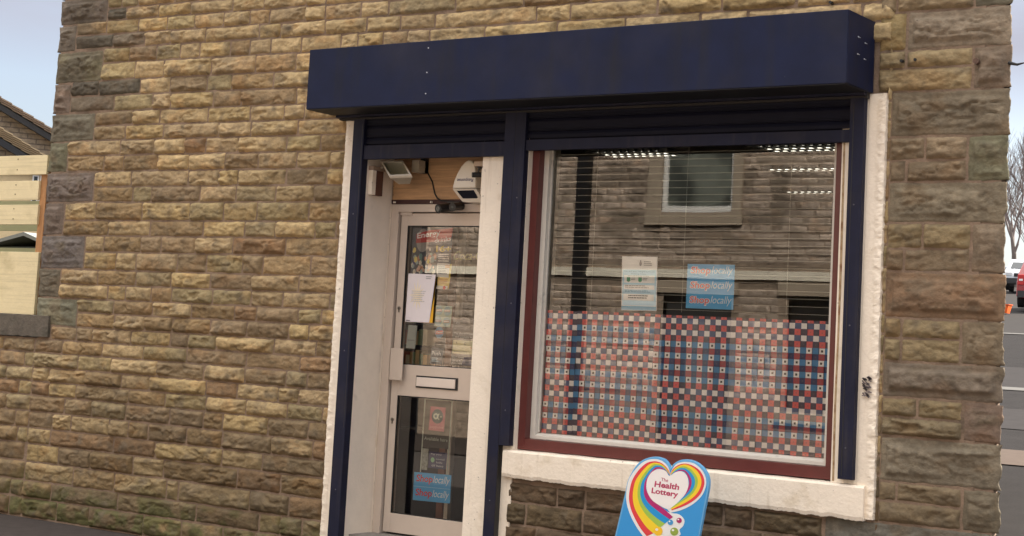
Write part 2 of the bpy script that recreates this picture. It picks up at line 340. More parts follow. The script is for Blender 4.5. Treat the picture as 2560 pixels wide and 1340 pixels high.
def clip_add(x0, x1, z0, z1, tint, **k):
    """cut a stone against the shopfront opening"""
    if x1 <= 3.01 or x0 >= 6.83 or z0 >= 3.22: S.stone(x0, x1, z0, z1, tint, **k); return
    if x0 < 3.01: S.stone(x0, 3.01, z0, z1, tint, **k)
    if x1 > 6.83: S.stone(6.83, x1, z0, z1, tint, **k)
    if x1 > 4.46 and z0 < .66:
        a, b = max(x0, 4.47), min(x1, 6.83 if z0 < .40 else 6.56)
        if b-a > .03: S.stone(a, b, z0, min(z1, .685), tint, **k)
rr = random.Random(5)
def pick(x, z):
    q = rr.random()
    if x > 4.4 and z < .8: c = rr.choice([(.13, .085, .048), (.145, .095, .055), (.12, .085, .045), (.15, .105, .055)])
    elif z < .30: c = rr.choice(OLV+BRN) if q < .8 else rr.choice(OCH)
    elif x < .0: c = rr.choice(BRN+OLV)
    elif x < .8 and z > 3 and q < .75: c = rr.choice(SOOT+OLV)
    elif z > 2.4: c = rr.choice(OCH) if q < .80 else rr.choice(OLV+BRN)
    else: c = tuple(.92*a for a in rr.choice(OCH+OLV+BRN))
    f = rr.uniform(.86, 1.12); return tuple(a*f for a in c)
XE = 7.50
for i in range(len(Z0)-1):
    z0, z1 = Z0[i], Z0[i+1]
    low = z1 < 1.40
    qcyc = (i-12) // 2; big = qcyc % 2 == 0            # quoins two courses high, alternately long and short
    xs = 0.0
    if i >= 12:
        qw = rr.uniform(.44, .54) if big else rr.uniform(.17, .24)
        if i == 29 or i == 30: qw = .19
        if i in (31, 32): qw = .527
        if i % 2 == 0 or i == 12: cur_qw = qw
        if i % 2 == 0:
            S.stone(-.02, cur_qw, z0, Z0[i+2] if i+2 < len(Z0) else z1, tuple(a*rr.uniform(.85, 1.1) for a in ((.19, .155, .115) if rr.random() < .7 else (.15, .125, .085))),
                    margin=.03, jag=(.03, 0), dep=1.1)
        xs = cur_qw
    elif i >= 0: xs = .17 if i == 11 else 0.
    joints = [j for j in J.get(i, []) if j > xs+.06]
    if low and i <= 4: xs = 0.
    xe = 6.86
    if joints and joints[0]-xs > .55: joints.insert(0, xs+(joints[0]-xs)*rr.uniform(.4, .6))
    x = joints[-1] if joints else xs
    while x < xe-.25:
        x += rr.choice((.20, .30, .34, .38, .42, .46, .55))*rr.uniform(.9, 1.1)
        if x < xe-.1: joints.append(x)
    pts = [xs]+joints+[xe]
    for a, b in zip(pts[:-1], pts[1:]):
        xm = (a+b)/2
        clip_add(a, b, zw(z0, xm), zw(z1, xm), pick(xm, z0))
# right hand return: quoins as measured
ZQ = [0, .225, .45, .678, .792, .893, 1.01, 1.13, 1.232, 1.334, 1.43, 1.523, 1.646, 1.75, 1.875, 1.998, 2.119, 2.255, 2.36, 2.475, 2.591, 2.717, 2.84, 2.963, 3.09, 3.187, 3.29, 3.398, 3.505, 3.60, 3.70, 3.80, 3.9, 4.0, 4.1, 4.2, 4.3, 4.4, 4.5, 4.6, 4.75]
bigs = {2: 1, 5: 1, 9: 1, 13: 1, 17: 1, 21: 1, 25: 1, 29: 1, 33: 1}
bigc = {5: (.20, .165, .115), 9: (.165, .13, .095), 13: (.19, .12, .07), 17: (.185, .15, .10), 21: (.17, .135, .09), 25: (.25, .195, .135)}
i = 2; S.stone(6.86, XE, 0, .22, (.15, .12, .08), margin=.02, jag=(0, .03)); S.stone(6.86, XE, .22, .45, (.14, .115, .08), margin=.02, jag=(0, .03))
S.stone(6.55, XE, .45, .678, (.17, .155, .125), margin=.03, jag=(0, .03))
i = 3
while i < len(ZQ)-2:
    if i in (5, 9, 13, 17, 21, 25, 29, 33):
        xl = 6.93 if i >= 25 else 6.85
        S.stone(xl, XE, ZQ[i], ZQ[i+2], bigc.get(i, (.22, .18, .12)), margin=.035, jag=(0, .035), dep=1.3)
        if xl > 6.86: S.stone(6.77, xl, ZQ[i], ZQ[i+2], (.30, .22, .10))
        i += 2
    else:
        qx = 7.30+rr.uniform(-.03, .02)
        if i+1 < len(ZQ)-1:
            S.stone(qx, XE, ZQ[i], ZQ[i+2], tuple(a*rr.uniform(.9, 1.1) for a in (.17, .13, .088)), margin=.025, jag=(0, .035))
        for k in (0, 1):
            xl = 6.77 if ZQ[i+k] > 2.95 else 6.85
            xm = xl+rr.choice((.10, .16, .2)) if k == 0 or i % 4 == 3 else None
            zz = (ZQ[i+k], ZQ[i+k+1]); c = rr.choice([(.29, .215, .125), (.26, .20, .115), (.245, .18, .11), (.30, .225, .12)]); c = tuple(a*(.72 if zz[0] < 2.5 else .95) for a in c)
            if xm and rr.random() < .8: S.stone(xl, xm, *zz, c); S.stone(xm, qx, *zz, tuple(a*1.06 for a in c))
            else: S.stone(xl, qx, *zz, c)
        i += 2
# left part below coping level runs on as the garden wall (built separately)
S.build('stone_face', M_STONE, B)
# masonry behind the stones: mortar bed with the shopfront opening left out
mb = MB()
mb.box(.02, 3.06, -.0035, .30, -.2, 4.75)
mb.box(3.06, 6.80, -.0035, .30, 2.96, 4.75)
mb.box(6.80, 7.36, -.0035, .30, -.2, 4.75)
mb.box(7.361, 7.462, .0, .06, -.2, 4.75); mb.box(4.47, 6.80, -.0035, .30, -.2, .70)
mb.build('mortar_bed', M_MORT, B)
# flank walls, rear wall, roof
sm = mat('flank_stone', (.25, .19, .11), .95, .3, 9, bump=.02, bscale=14)
mb = MB()
mb.hexa([(7.36, .30, -.2), (7.36, .30, 4.75), (3.9, 7.8, 4.75), (3.9, 7.8, -.2)], [(6.9, .31, -.2), (6.9, .31, 4.75), (3.7, 7.5, 4.75), (3.7, 7.5, -.2)])
mb.box(.02, .32, .302, 7.8, -.2, 4.75); mb.box(.32, 3.72, 7.5, 7.8, -.2, 4.75)
mb.build('flank_wall', sm, B)
MB().hexa([(-.1, -.15, 4.75), (7.6, -.15, 4.75), (3.9, 8, 4.75), (-.1, 8, 4.75)], [(.3, 3.5, 6.6), (4.6, 3.5, 6.6), (3.5, 4.5, 6.6), (.3, 4.5, 6.6)]).build('roof', mat('slate', (.09, .09, .10), .7, .2, 12, bump=.01, bscale=20), B)

# painted surround: stones painted cream, ragged towards the wall
def ragged(x_in, x_out, z0, z1, y, seed, amp=.016, step=.008, xs=None, edge='x', rough=.010, yb=.02):
    """a painted band on rough stone: straight inner edge, uneven outer edge and lumpy face"""
    nz = int((z1-z0)/step); nx = 12; z = np.linspace(z0, z1, nz+1); u = np.linspace(0, 1, nx+1)
    U, Zg = np.meshgrid(u, z); s = 1 if x_out > x_in else -1
    out = x_out+s*((fbm(z*26, z*0+3, seed)-.47)*amp*.9+(fbm(z*110, z*0+3, seed+1, 3)-.45)*amp*.8)
    X = x_in+(out[:, None]-x_in)*U
    rgh = sst(.35, .75, U)
    Y = y-rgh*(fbm(X*25, Zg*38, seed+2)*rough*1.6)-fbm(X*9, Zg*12, seed+4)*.004
    Y[:, -1] = yb
    V = np.stack([X.ravel(), Y.ravel(), Zg.ravel()], 1); idx = np.arange(V.shape[0]).reshape(nz+1, nx+1)
    F = np.stack([idx[:-1, :-1].ravel(), idx[:-1, 1:].ravel(), idx[1:, 1:].ravel(), idx[1:, :-1].ravel()], 1)
    return V, F
for (xi, xo, za, zb, y, sd, am, ro) in ((3.105, 3.000, .0, 2.957, -.012, 3, .009, .008), (6.735, 6.842, .685, 2.957, -.018, 8, .007, .010)):
    V, F = ragged(xi, xo, za, zb, y, sd, am, rough=ro); MB().add(V.tolist(), F.tolist()).build('painted_surround', M_CREAM, B)
box('painted_jamb', M_CREAM, B, 3.098, 3.192, -.014, .30, -.05, 2.957)        # left jamb face, its side is the door reveal
box('painted_jamb', M_CREAM, B, 4.155, 4.506, -.012, .34, -.05, 2.957)
box('painted_jamb', M_CREAM, B, 6.582, 6.74, -.016, .30, .86, 2.957)
box('reveal_lining', M_WHITE2, B, 3.1922, 3.196, -.012, .279, .0, 2.69)
V, F = ragged(.279, .262, .20, 2.40, 0, 21, .004, rough=0)
MB().add([(3.1975+.004*vn(np.array([v_[2]*40]), np.array([0.]), 4)[0], v_[0], v_[2]) for v_ in V.tolist()], F.tolist()).build('paint_edge', M_CREAM, B)
box('lintel', M_DARK, B, 3.192, 6.582, .02, .30, 2.80, 2.957)
# window sill
nx = 420; xs_ = np.linspace(4.452, 6.785, nx); zb_ = .700-.022*(xs_-4.45)/2.33+(fbm(xs_*16, xs_*0, 5)-.47)*.012+(fbm(xs_*70, xs_*0, 6, 3)-.45)*.010; zt_ = .862-.004*(xs_-4.45)/2.33+(fbm(xs_*12, xs_*0, 9)-.47)*.004
v = []; f = []
for k in range(nx):
    yy = -.045-.006*fbm(np.array([xs_[k]*9]), np.array([0.]), 2)[0]
    v += [(xs_[k], .10, zb_[k]+.005), (xs_[k], yy+.006, zb_[k]), (xs_[k], yy, zb_[k]+.02), (xs_[k], yy, zt_[k]-.012), (xs_[k], yy+.012, zt_[k]), (xs_[k], .10, zt_[k]+.004)]
for k in range(nx-1):
    for j in range(6): f.append((k*6+j, k*6+(j+1) % 6, (k+1)*6+(j+1) % 6, (k+1)*6+j))
f += [tuple(range(6)), tuple((nx-1)*6+j for j in range(5, -1, -1))]
MB().add(v, f).build('window_sill', M_CREAM, B)
# rusty stain and filler at the right foot of the frame
MB().plate([(6.592, .868), (6.603, .868), (6.600, 1.3), (6.606, 2.0), (6.6, 2.70), (6.59, 2.70), (6.593, 1.7), (6.588, 1.2)], -.0175, -.012).build('cracked_filler', mat('old_filler', (.42, .30, .17), .9, .3, 30, col2=(.2, .08, .02), thr=(.5, .7, 20)), B)
gf = mat('graffiti_ink', (.16, .13, .13), .8, .3, 40)
g = MB(); r_ = random.Random(3)
for k in range(60):
    x = 6.748+r_.random()*.04; z = 1.33+r_.random()*.105; a = r_.uniform(-.9, -.2); l_ = r_.uniform(.006, .022); t_ = r_.uniform(.002, .005)
    dx, dz = math.cos(a)*l_, math.sin(a)*l_
    g.plate([(x, z), (x+dx, z+dz), (x+dx+t_, z+dz+t_), (x+t_, z+t_*1.5)], -.034, -.030)
g.build('graffiti', gf, B)
for x, z, r_h in ((6.995, 3.336, .0085), (6.913, 3.128, .0085), (6.990, 3.130, .0085), (6.489, 3.479, .009)):
    MB().tube([(x, -.036, z), (x, -.0, z)], r_h, 12).build('drill_hole', M_BLACK, B)
MB().tube([(7.324, -.040, 3.104), (7.324, -.0, 3.104)], .016, 9).build('drill_hole', mat('plugged_hole', (.12, .07, .05), .9, .5, 90), B)
MB().tube([(7.49, -.01, 3.09), (7.54, -.03, 3.075), (7.58, -.03, 3.083)], [.010, .007, .003], 7).build('hook', M_BLACK, B)
# ---- shop window
W_ = box('shop_window', M_MAROON, B, 4.506, 4.556, .03, .10, .868, 2.80)      # left stile carries the rest
ORG[W_.name] = ORG[B.name]
box('frame_stile', M_MAROON, W_, 6.53, 6.58, .03, .10, .868, 2.80); box('frame_rail', M_MAROON, W_, 4.5562, 6.5298, .031, .10, .868, .934)
bd = MB(); bd.box(4.557, 4.592, .085, .14, .936, 2.8); bd.box(6.494, 6.529, .085, .14, .936, 2.8)
bd.hexa([(4.5922, .085, .936), (6.4938, .085, .936), (6.4938, .085, .956), (4.5922, .085, .956)], [(4.5922, .14, .936), (6.4938, .14, .936), (6.4938, .14, .975), (4.5922, .14, .975)])
bd.box(4.5925, 4.600, .115, .14, .976, 2.8); bd.box(6.4865, 6.4935, .115, .14, .976, 2.8)
bd.build('glazing_bead', M_BEAD, W_)
pane(W_, G_WIN, 4.601, 6.486, .126, .9755, 2.80)
# ---- door and its frame
D_ = MB(); D_.box(3.198, 3.262, .28, .36, .20, 2.397); D_.box(4.098, 4.154, .28, .36, .20, 2.397); D_.box(3.2622, 4.0978, .281, .36, 2.345, 2.397)
Df = D_.build('door_frame', M_ALU, B, bevel=.002)
box('threshold', mat('worn_grey_step', (.22, .20, .18), .9, .2, 20, bump=.002), B, 3.197, 4.154, .05, .36, .10, .212)
Dl = MB()
Dl.box(3.275, 3.330, .30, .345, .225, 2.338); Dl.box(4.040, 4.092, .30, .345, .225, 2.338)
Dl.box(3.3302, 4.0398, .301, .344, 2.255, 2.338); Dl.box(3.3302, 4.0398, .301, .344, 1.122, 1.328); Dl.box(3.3302, 4.0398, .301, .344, .225, .350)
Dr = Dl.build('door', M_ALU, B, bevel=.002)
gs = MB()
for z0, z1 in ((.350, 1.122), (1.328, 2.255)):
    gs.box(3.3303, 3.3363, .3035, .312, z0, z1); gs.box(4.0337, 4.0397, .3035, .312, z0, z1); gs.box(3.3364, 4.0336, .3035, .312, z0, z0+.006); gs.box(3.3364, 4.0336, .3035, .312, z1-.006, z1)
gs.build('gasket', M_BLACK, Dr)
for z0, z1 in ((.356, 1.116), (1.334, 2.249)): pane(Dr, G_DOOR, 3.3365, 4.0335, .3125, z0, z1)
box('top_pivot', M_ALU, Dr, 3.270, 3.368, .292, .2995, 2.325, 2.344)
lp = box('letter_plate', mat('bright_letter_plate', (.72, .64, .58), .3, .04, metal=.2), Dr, 3.492, 3.812, .286, .2995, 1.192, 1.252, .003)
box('letter_plate_frame', M_BLACK, Dr, 3.484, 3.826, .2950, .3005, 1.182, 1.262)
box('pull_plate', M_ALU, Dr, 3.281, 3.388, .262, .27, 1.222, 1.432, .002)
box('pull_bracket', M_ALUD, Dr, 3.292, 3.312, .27, .2998, 1.25, 1.40)
for z in (1.700, .961):
    k = MB(); k.tube([(3.302, .294, z), (3.302, .301, z)], .012, 14); k.box(3.298, 3.306, .294, .2995, z-.028, z-.002)
    lk = k.build('lock', mat('steel_lock', (.25, .23, .2), .35, .05, metal=.8), Dr); 
    box('keyhole', M_BLACK, lk, 3.3005, 3.3035, .2932, .2945, z-.006, z+.006)
# ---- panel above door
box('transom_panel', M_WOOD, B, 3.205, 4.154, .275, .295, 2.428, 2.81)
box('transom_rail', mat('dark_maroon_rail', (.055, .018, .016), .6), B, 3.197, 4.1545, .279, .30, 2.398, 2.4275)
for x, z in ((3.805, 2.45), (3.845, 2.45), (3.212, 2.46), (3.212, 2.52)): MB().tube([(x, .2735, z), (x, .277, z)], .0035, 8).build('panel_screw', M_BLACK, B)
MB().tube([(3.225, .262, 2.409), (3.235, .276, 2.41)], .006, 8).build('white_clip', M_PLAST, B); box('white_clip', M_PLAST, B, 3.538, 3.548, .262, .279, 2.402, 2.416)
# interior
mb = MB(); fp = [(3.0, .37), (6.71, .37), (5.17, 4.2), (3.0, 4.2)]
for za, zb in ((-.02, .04), (2.84, 2.87)): mb.hexa([(x, y, za) for x, y in fp], [(x, y, zb) for x, y in fp])
mb.box(3.0, 3.03, .37, 4.2, .04, 2.84); mb.box(3.0, 5.2, 4.2, 4.23, .04, 2.84)
mb.hexa([(6.72, .37, .04), (6.72, .37, 2.84), (5.2, 4.19, 2.84), (5.2, 4.19, .04)], [(6.70, .36, .04), (6.70, .36, 2.84), (5.15, 4.18, 2.84), (5.15, 4.18, .04)])
mb.build('interior_wall', M_INT, B)

# ------------------------------------------------------------------ roller shutter
RS = thing('roller_shutter', (4.85, 0, 0), 'navy blue steel roller shutter with long box fascia above the shop window and door', 'roller shutter')
fb = MB(); fb.box(2.961, 6.750, -.376, -.018, 2.96, 3.354)
o = fb.build('shutter_box', M_NAVY, RS, bevel=.003)
box('end_cap', M_NAVY, o, 6.7502, 6.7535, -.372, -.022, 2.963, 3.351)
for z in (3.309, 3.154, 3.021): MB().tube([(3.952, -.3785, z), (3.952, -.375, z)], .0042, 10).build('rivet', mat('zinc', (.6, .62, .68), .4, metal=.3), o)
for y, z in ((-.247, 3.229), (-.155, 3.212), (-.25, 3.136), (-.16, 3.124)): MB().tube([(6.754, y, z), (6.758, y, z)], .004, 8).build('rivet', MATS['zinc'], o); box('scratch', MATS['zinc'], o, 6.754, 6.756, y+.004, y+.028, z-.0012, z+.0012)
MB().box(2.966, 6.745, -.371, -.10, 2.955, 2.9596).build('underside_shade', mat('underside_shade_black', (.004, .004, .006), .6), o)  # added black plate, stands in for the shade under the box
box('bottom_flange', M_NAVYD, RS, 2.98, 6.735, -.10, -.062, 2.942, 2.9596)
box('back_strip', M_DARK, RS, 2.98, 6.735, -.061, .0, 2.93, 2.9598)
def guide(x0, x1, z0, z1):
    m_ = MB(); m_.box(x0, x1, -.06, .0, z0, z1); return m_.build('guide_rail', M_NAVYD, RS, bevel=.002)
for x_, zs_ in ((4.465, (1.1, 1.75, 2.4)), (6.681, (1.05, 1.7, 2.35)), (4.385, (.55,)), (3.154, (.5, 1.4, 2.3))):
    for z_ in zs_: MB().tube([(x_, -.0625, z_), (x_, -.0595, z_)], .0045, 8).build('fixing_screw', mat('dull_screw', (.10, .10, .12), .5, metal=.5), RS)
for x_ in (3.186, 6.660): box('guide_groove', M_BLACK, RS, x_, x_+.004, -.0612, -.0590, .9, 2.90)
guide(3.108, 3.200, .0, 2.944); guide(4.345, 4.426, .0, 2.944); guide(4.4285, 4.502, .887, 2.944); guide(6.640, 6.722, .884, 2.944)
box('slot_seal', M_BLACK, RS, 4.4262, 4.4283, -.058, -.01, .30, 2.944)
def curtain(x0, x1, zb):
    v = []; f = []; prof = []; z = zb-.022
    while z < 2.95:
        prof += [(-.040, z), (-.0405, z+.005), (-.034, z+.007), (-.034, z+.018), (-.037, z+.030), (-.037, z+.052), (-.033, z+.068), (-.026, z+.074), (-.026, z+.079)]; z += .0795
    prof = [p for p in prof if zb-.001 <= p[1] <= 2.95]
    for y, z in prof: v += [(x0, y, z), (x1, y, z)]
    for i in range(len(prof)-1): f.append((2*i, 2*i+1, 2*i+3, 2*i+2))
    nb_ = len(v); v += [(x0, -.012, zb), (x1, -.012, zb), (x0, -.012, 2.94), (x1, -.012, 2.94)]; f.append((nb_, nb_+2, nb_+3, nb_+1))
    return MB().add(v, f).build('curtain', mat('navy_gloss_slat', (.004, .0045, .014), .55, .2, 9, spec=.15), RS, fixn=False)
curtain(3.201, 4.344, 2.757); curtain(4.503, 6.639, 2.762)
box('bottom_bar', M_NAVYD, RS, 3.201, 4.344, -.050, -.010, 2.664, 2.756, .002)
box('bottom_bar', M_NAVYD, RS, 4.503, 6.639, -.050, -.010, 2.694, 2.761, .002)

# ------------------------------------------------------------------ things on the doorway
A_ = thing('alarm_box', (3.95, .10, 2.40), 'upside down cream alarm siren box on the plywood above the door', 'alarm box')
pts = [(3.838, 2.480), (3.850, 2.53), (3.872, 2.58), (3.900, 2.623), (3.930, 2.652), (3.955, 2.664), (3.985, 2.658), (4.006, 2.636), (4.016, 2.60), (4.022, 2.53), (4.024, 2.482)]
MB().plate(pts, .10, .274).build('housing', M_PLAST, A_, bevel=.008)
MB().hexa([(3.836, .104, 2.478), (4.026, .104, 2.478), (4.058, .150, 2.404), (4.04, .152, 2.393), (3.89, .152, 2.397), (3.874, .150, 2.412)],
          [(3.84, .272, 2.478), (4.03, .272, 2.478), (4.05, .272, 2.404), (4.04, .272, 2.393), (3.89, .272, 2.397), (3.874, .272, 2.412)]).build('lens_housing', M_PLAST, A_, bevel=.004)
def q_on(u, v): # point on the sloping lower face
    a = Vector((3.836, .104, 2.478)); b = Vector((4.026, .104, 2.478)); c = Vector((4.058, .150, 2.404)); d = Vector((3.874, .150, 2.412))
    return (a*(1-u)+b*u)*(1-v)+(d*(1-u)+c*u)*v+Vector((0, -.0016, -.001))
MB().add([q_on(.14, .16), q_on(.88, .12), q_on(.86, .86), q_on(.16, .86)], [(0, 1, 2, 3)]).build('dark_panel', mat('solar_cell', (.008, .010, .018), .2), A_, fixn=False)
text('lettering', 'Response', mat('dark_blue_print', (.02, .02, .09), .5), A_, (4.006, .0985, 2.549), (-1, 0, 0), (0, 0, -1), .128, .028, shear=.12, bold=.012)
F_ = thing('floodlight', (3.38, .16, 2.62), 'white framed halogen floodlight tilted down under the shutter, left of the cable', 'floodlight')
qa = [Vector(p) for p in ((3.196, .135, 2.672), (3.390, .135, 2.671), (3.564, .02, 2.557), (3.376, .02, 2.554))]
cen = sum(qa, Vector())/4; nrm = (qa[1]-qa[0]).cross(qa[3]-qa[0]).normalized(); nrm = nrm if nrm.y < 0 else -nrm
inn = [cen+(p-cen)*.84 for p in qa]
fr = MB()
for k in range(4):
    a, b, c, d = qa[k], qa[(k+1) % 4], inn[(k+1) % 4], inn[k]
    fr.hexa([p+nrm*.004 for p in (a, b, c, d)], [p-nrm*.014 for p in (a, b, c, d)])
fr.build('frame', M_PLAST, F_)
bk = [cen+(p-cen)*.45-nrm*.075 for p in qa]
MB().add([*inn, *bk], [(0, 1, 5, 4), (1, 2, 6, 5), (2, 3, 7, 6), (3, 0, 4, 7), (4, 5, 6, 7)]).build('reflector', mat('satin_reflector', (.55, .53, .42), .28, .05, metal=.7), F_)
MB().tube([bk[0]*.5+bk[3]*.5+nrm*.02, bk[1]*.5+bk[2]*.5+nrm*.02], .006).build('lamp', mat('quartz_tube', (.8, .8, .7), .2), F_)
ob = [cen+(p-cen)*.97-nrm*.014 for p in qa]; oc = [cen+(p-cen)*.5-nrm*.10 for p in qa]
MB().add([*ob, *oc], [(0, 1, 5, 4), (1, 2, 6, 5), (2, 3, 7, 6), (3, 0, 4, 7), (4, 7, 6, 5)]).build('housing', mat('grey_cast_housing', (.40, .35, .27), .5), F_)
box('gear_box', mat('grey_cast_housing', (.4, .35, .27)), F_, 3.44, 3.50, .17, .272, 2.60, 2.68); fb_ = MB(); fb_.tube([(3.16, .19, 2.62), (3.205, .12, 2.622), (3.26, .08, 2.622)], .006); 
fb_.build('bracket', mat('grey_cast_housing', (.4, .35, .27)), F_)
box('junction_box', M_BLACK, F_, 3.46, 3.50, .235, .273, 2.60, 2.70)
K = thing('bracket_block', (3.2, .09, 2.43), 'small cream and brown timber block fixed high on the left door reveal', 'timber block')
box('timber', M_RWOOD, K, 3.198, 3.235, .06, .13, 2.435, 2.60, .002); box('cream_cover', M_CREAM, K, 3.198, 3.232, .020, .0598, 2.437, 2.60, .002)
box('cap', mat('brown_cap', (.30, .21, .15), .7), K, 3.198, 3.240, .015, .14, 2.601, 2.628)
TC = thing('twin_camera', (3.75, .2, 2.37), 'black twin lens security camera under the cable above the door', 'security camera')
tc_ = MB(); tc_.tube([(3.700, .145, 2.352), (3.722, .27, 2.378)], .031, 18); tc_.build('camera_body', mat('black_plastic', (.014, .013, .013), .35), TC, smooth=False)
tc_ = MB(); tc_.tube([(3.800, .165, 2.366), (3.792, .27, 2.382)], .027, 18); tc_.build('camera_body', MATS['black_plastic'], TC)
box('mount', MATS['black_plastic'], TC, 3.70, 3.80, .235, .277, 2.378, 2.410, .003)
tc_ = MB(); tc_.tube([(3.6995, .1425, 2.3518), (3.6998, .1445, 2.352)], .018, 18); tc_.build('lens', mat('lens_ring', (.07, .08, .08), .15), TC)
tc_ = MB(); tc_.tube([(3.8003, .1635, 2.3658), (3.8001, .1648, 2.3659)], .008, 12); tc_.build('lens', MATS['lens_ring'], TC)
cb = MB(); P_ = [(3.475, .262, 2.650), (3.478, .262, 2.63), (3.500, .268, 2.605), (3.541, .272, 2.544), (3.556, .270, 2.50), (3.568, .271, 2.464), (3.59, .270, 2.436), (3.625, .265, 2.420), (3.68, .262, 2.414), (3.74, .258, 2.41)]
cb.tube(P_, .0048, 8)
tag(cb.build('cable', M_BLACK, None, smooth=True), 'thin black cable curving down the plywood to the twin camera', 'cable')
SC = thing('bullet_camera', (4.10, .05, 2.57), 'tiny black bullet camera on a bracket at the right side of the doorway', 'security camera')
s_ = MB(); s_.tube([(4.052, .02, 2.556), (4.10, .07, 2.562)], .017, 12); s_.build('camera_body', MATS['black_plastic'], SC)
s_ = MB(); s_.tube([(4.078, .05, 2.57), (4.082, .05, 2.606)], .006, 8); s_.tube([(4.08, .05, 2.604), (4.082, .05, 2.610)], .022, 10); s_.build('stem', MATS['black_plastic'], SC)
box('mount', mat('beige_mount', (.42, .31, .22), .7), SC, 4.062, 4.1535, .02, .09, 2.611, 2.642)
tag(box('conduit', M_CREAM, None, 4.118, 4.1535, .03, .06, 2.43, 2.598, .002), 'short cream trunking strip below the tiny bullet camera', 'conduit')

# ------------------------------------------------------------------ notices in the window
YG = .134
def poster(name, label, cat, pts, y, m, group=None, th=.0012):
    r = thing(name, (sum(p[0] for p in pts)/4, y, min(p[1] for p in pts)), label, cat, group)
    return r, MB().plate(pts, y-th, y).build('sheet', m, r)
n1, _ = poster('notice', 'white and pale blue notice taped in the big window beside the red and blue stickers', 'notice',
               [(5.123, 2.062), (5.368, 2.062), (5.378, 1.743), (5.136, 1.739)][::-1], YG, M_WPRINT)
y = YG-.0018
MB().plate([(5.133, 1.983), (5.365, 1.983), (5.373, 1.772), (5.140, 1.77)][::-1], y-.0003, y).build('printed_panel', M_LBLUE, n1)
for z0, z1 in ((1.905, 1.950), (1.866, 1.893), (1.800, 1.838)): MB().plate([(5.147, z0), (5.357, z0), (5.355, z1), (5.145, z1)], y-.0010, y-.0006).build('white_panel', M_WPRINT, n1)
MB().plate([(5.136, 1.742), (5.376, 1.744), (5.375, 1.768), (5.137, 1.766)], y-.0006, y-.0002).build('printed_panel', mat('mid_blue_print', (.22, .48, .66)), n1)
y2 = y-.0014
MB().plate([(5.248, 2.01), (5.255, 2.005), (5.262, 2.01), (5.264, 2.022), (5.259, 2.032), (5.2575, 2.042), (5.2525, 2.042), (5.251, 2.032), (5.246, 2.022)], y2-.0002, y2).build('crest', M_GREYPR, n1)
lines(n1, M_GREYPR, 5.278, 5.345, 2.003, 2.034, 3, y2, 2); 
T('You and your Neighbourhood', mat('blue_ink', (.10, .30, .45)), n1, 5.142, 1.966, y2, .21, .012); T('Policing Team', MATS['blue_ink'], n1, 5.195, 1.953, y2, .10, .009)
for x in (5.165, 5.245): MB().plate([(x, 1.915), (x+.012, 1.908), (x+.024, 1.915), (x+.024, 1.938), (x, 1.938)], y2-.0002, y2).build('green_badge', mat('green_ink', (.12, .36, .22)), n1)
lines(n1, M_GREYPR, 5.195, 5.225, 1.917, 1.935, 2, y2, 4); lines(n1, M_GREYPR, 5.275, 5.315, 1.917, 1.935, 2, y2, 5)
lines(n1, M_GREYPR, 5.17, 5.33, 1.941, 1.947, 1, y2, 8); lines(n1, M_GREYPR, 5.155, 5.34, 1.870, 1.890, 2, y2, 6); lines(n1, M_DKPR, 5.18, 5.32, 1.806, 1.832, 2, y2, 7, ragged=.1)
lines(n1, MATS['blue_ink'], 5.155, 5.34, 1.846, 1.860, 2, y2, 9)
def shop_sign(name, label, x0, x1, z0, z1, rows, y, dz=.0, grp=None, split=False):
    r = thing(name, ((x0+x1)/2, y, z0), label, 'sticker', grp)
    h = (z1-z0)/rows
    MB().plate([(x0, z0), (x1, z0+dz), (x1, z1+dz), (x0, z1)], y-.0012, y).build('sheet', M_SBLUE, r)
    wd = x1-x0
    for k in range(rows):
        zb = z0+h*k+h*.24
        text('lettering', 'Shop', M_WPRINT if rows > 2 else M_RED, r, (x0+wd*.06, y-.0016, zb-.004), (1, 0, dz/wd), ZU, wd*.44, h*.66, shear=.08, bold=.06 if rows > 2 else .022)
        if rows > 2: text('lettering', 'Shop', mat('coral_print', (.80, .16, .17), .5), r, (x0+wd*.075, y-.0022, zb), (1, 0, dz/wd), ZU, wd*.41, h*.58, shear=.08, bold=.012)
        text('lettering', 'locally', M_WPRINT, r, (x0+wd*.51, y-.0016, zb-.002), (1, 0, dz/wd), ZU, wd*.42, h*.66, shear=.22, bold=.0)
        if k: MB().plate([(x0, z0+h*k-.0012), (x1, z0+dz+h*k-.0012), (x1, z0+dz+h*k+.0012), (x0, z0+h*k+.0012)], y-.0016, y-.0013).build('fold', M_LBLUE, r)
    return r
shop_sign('shop_local_sticker', 'square blue sticker saying Shop locally three times, in the big window', 5.573, 5.882, 1.766, 2.024, 3, YG)
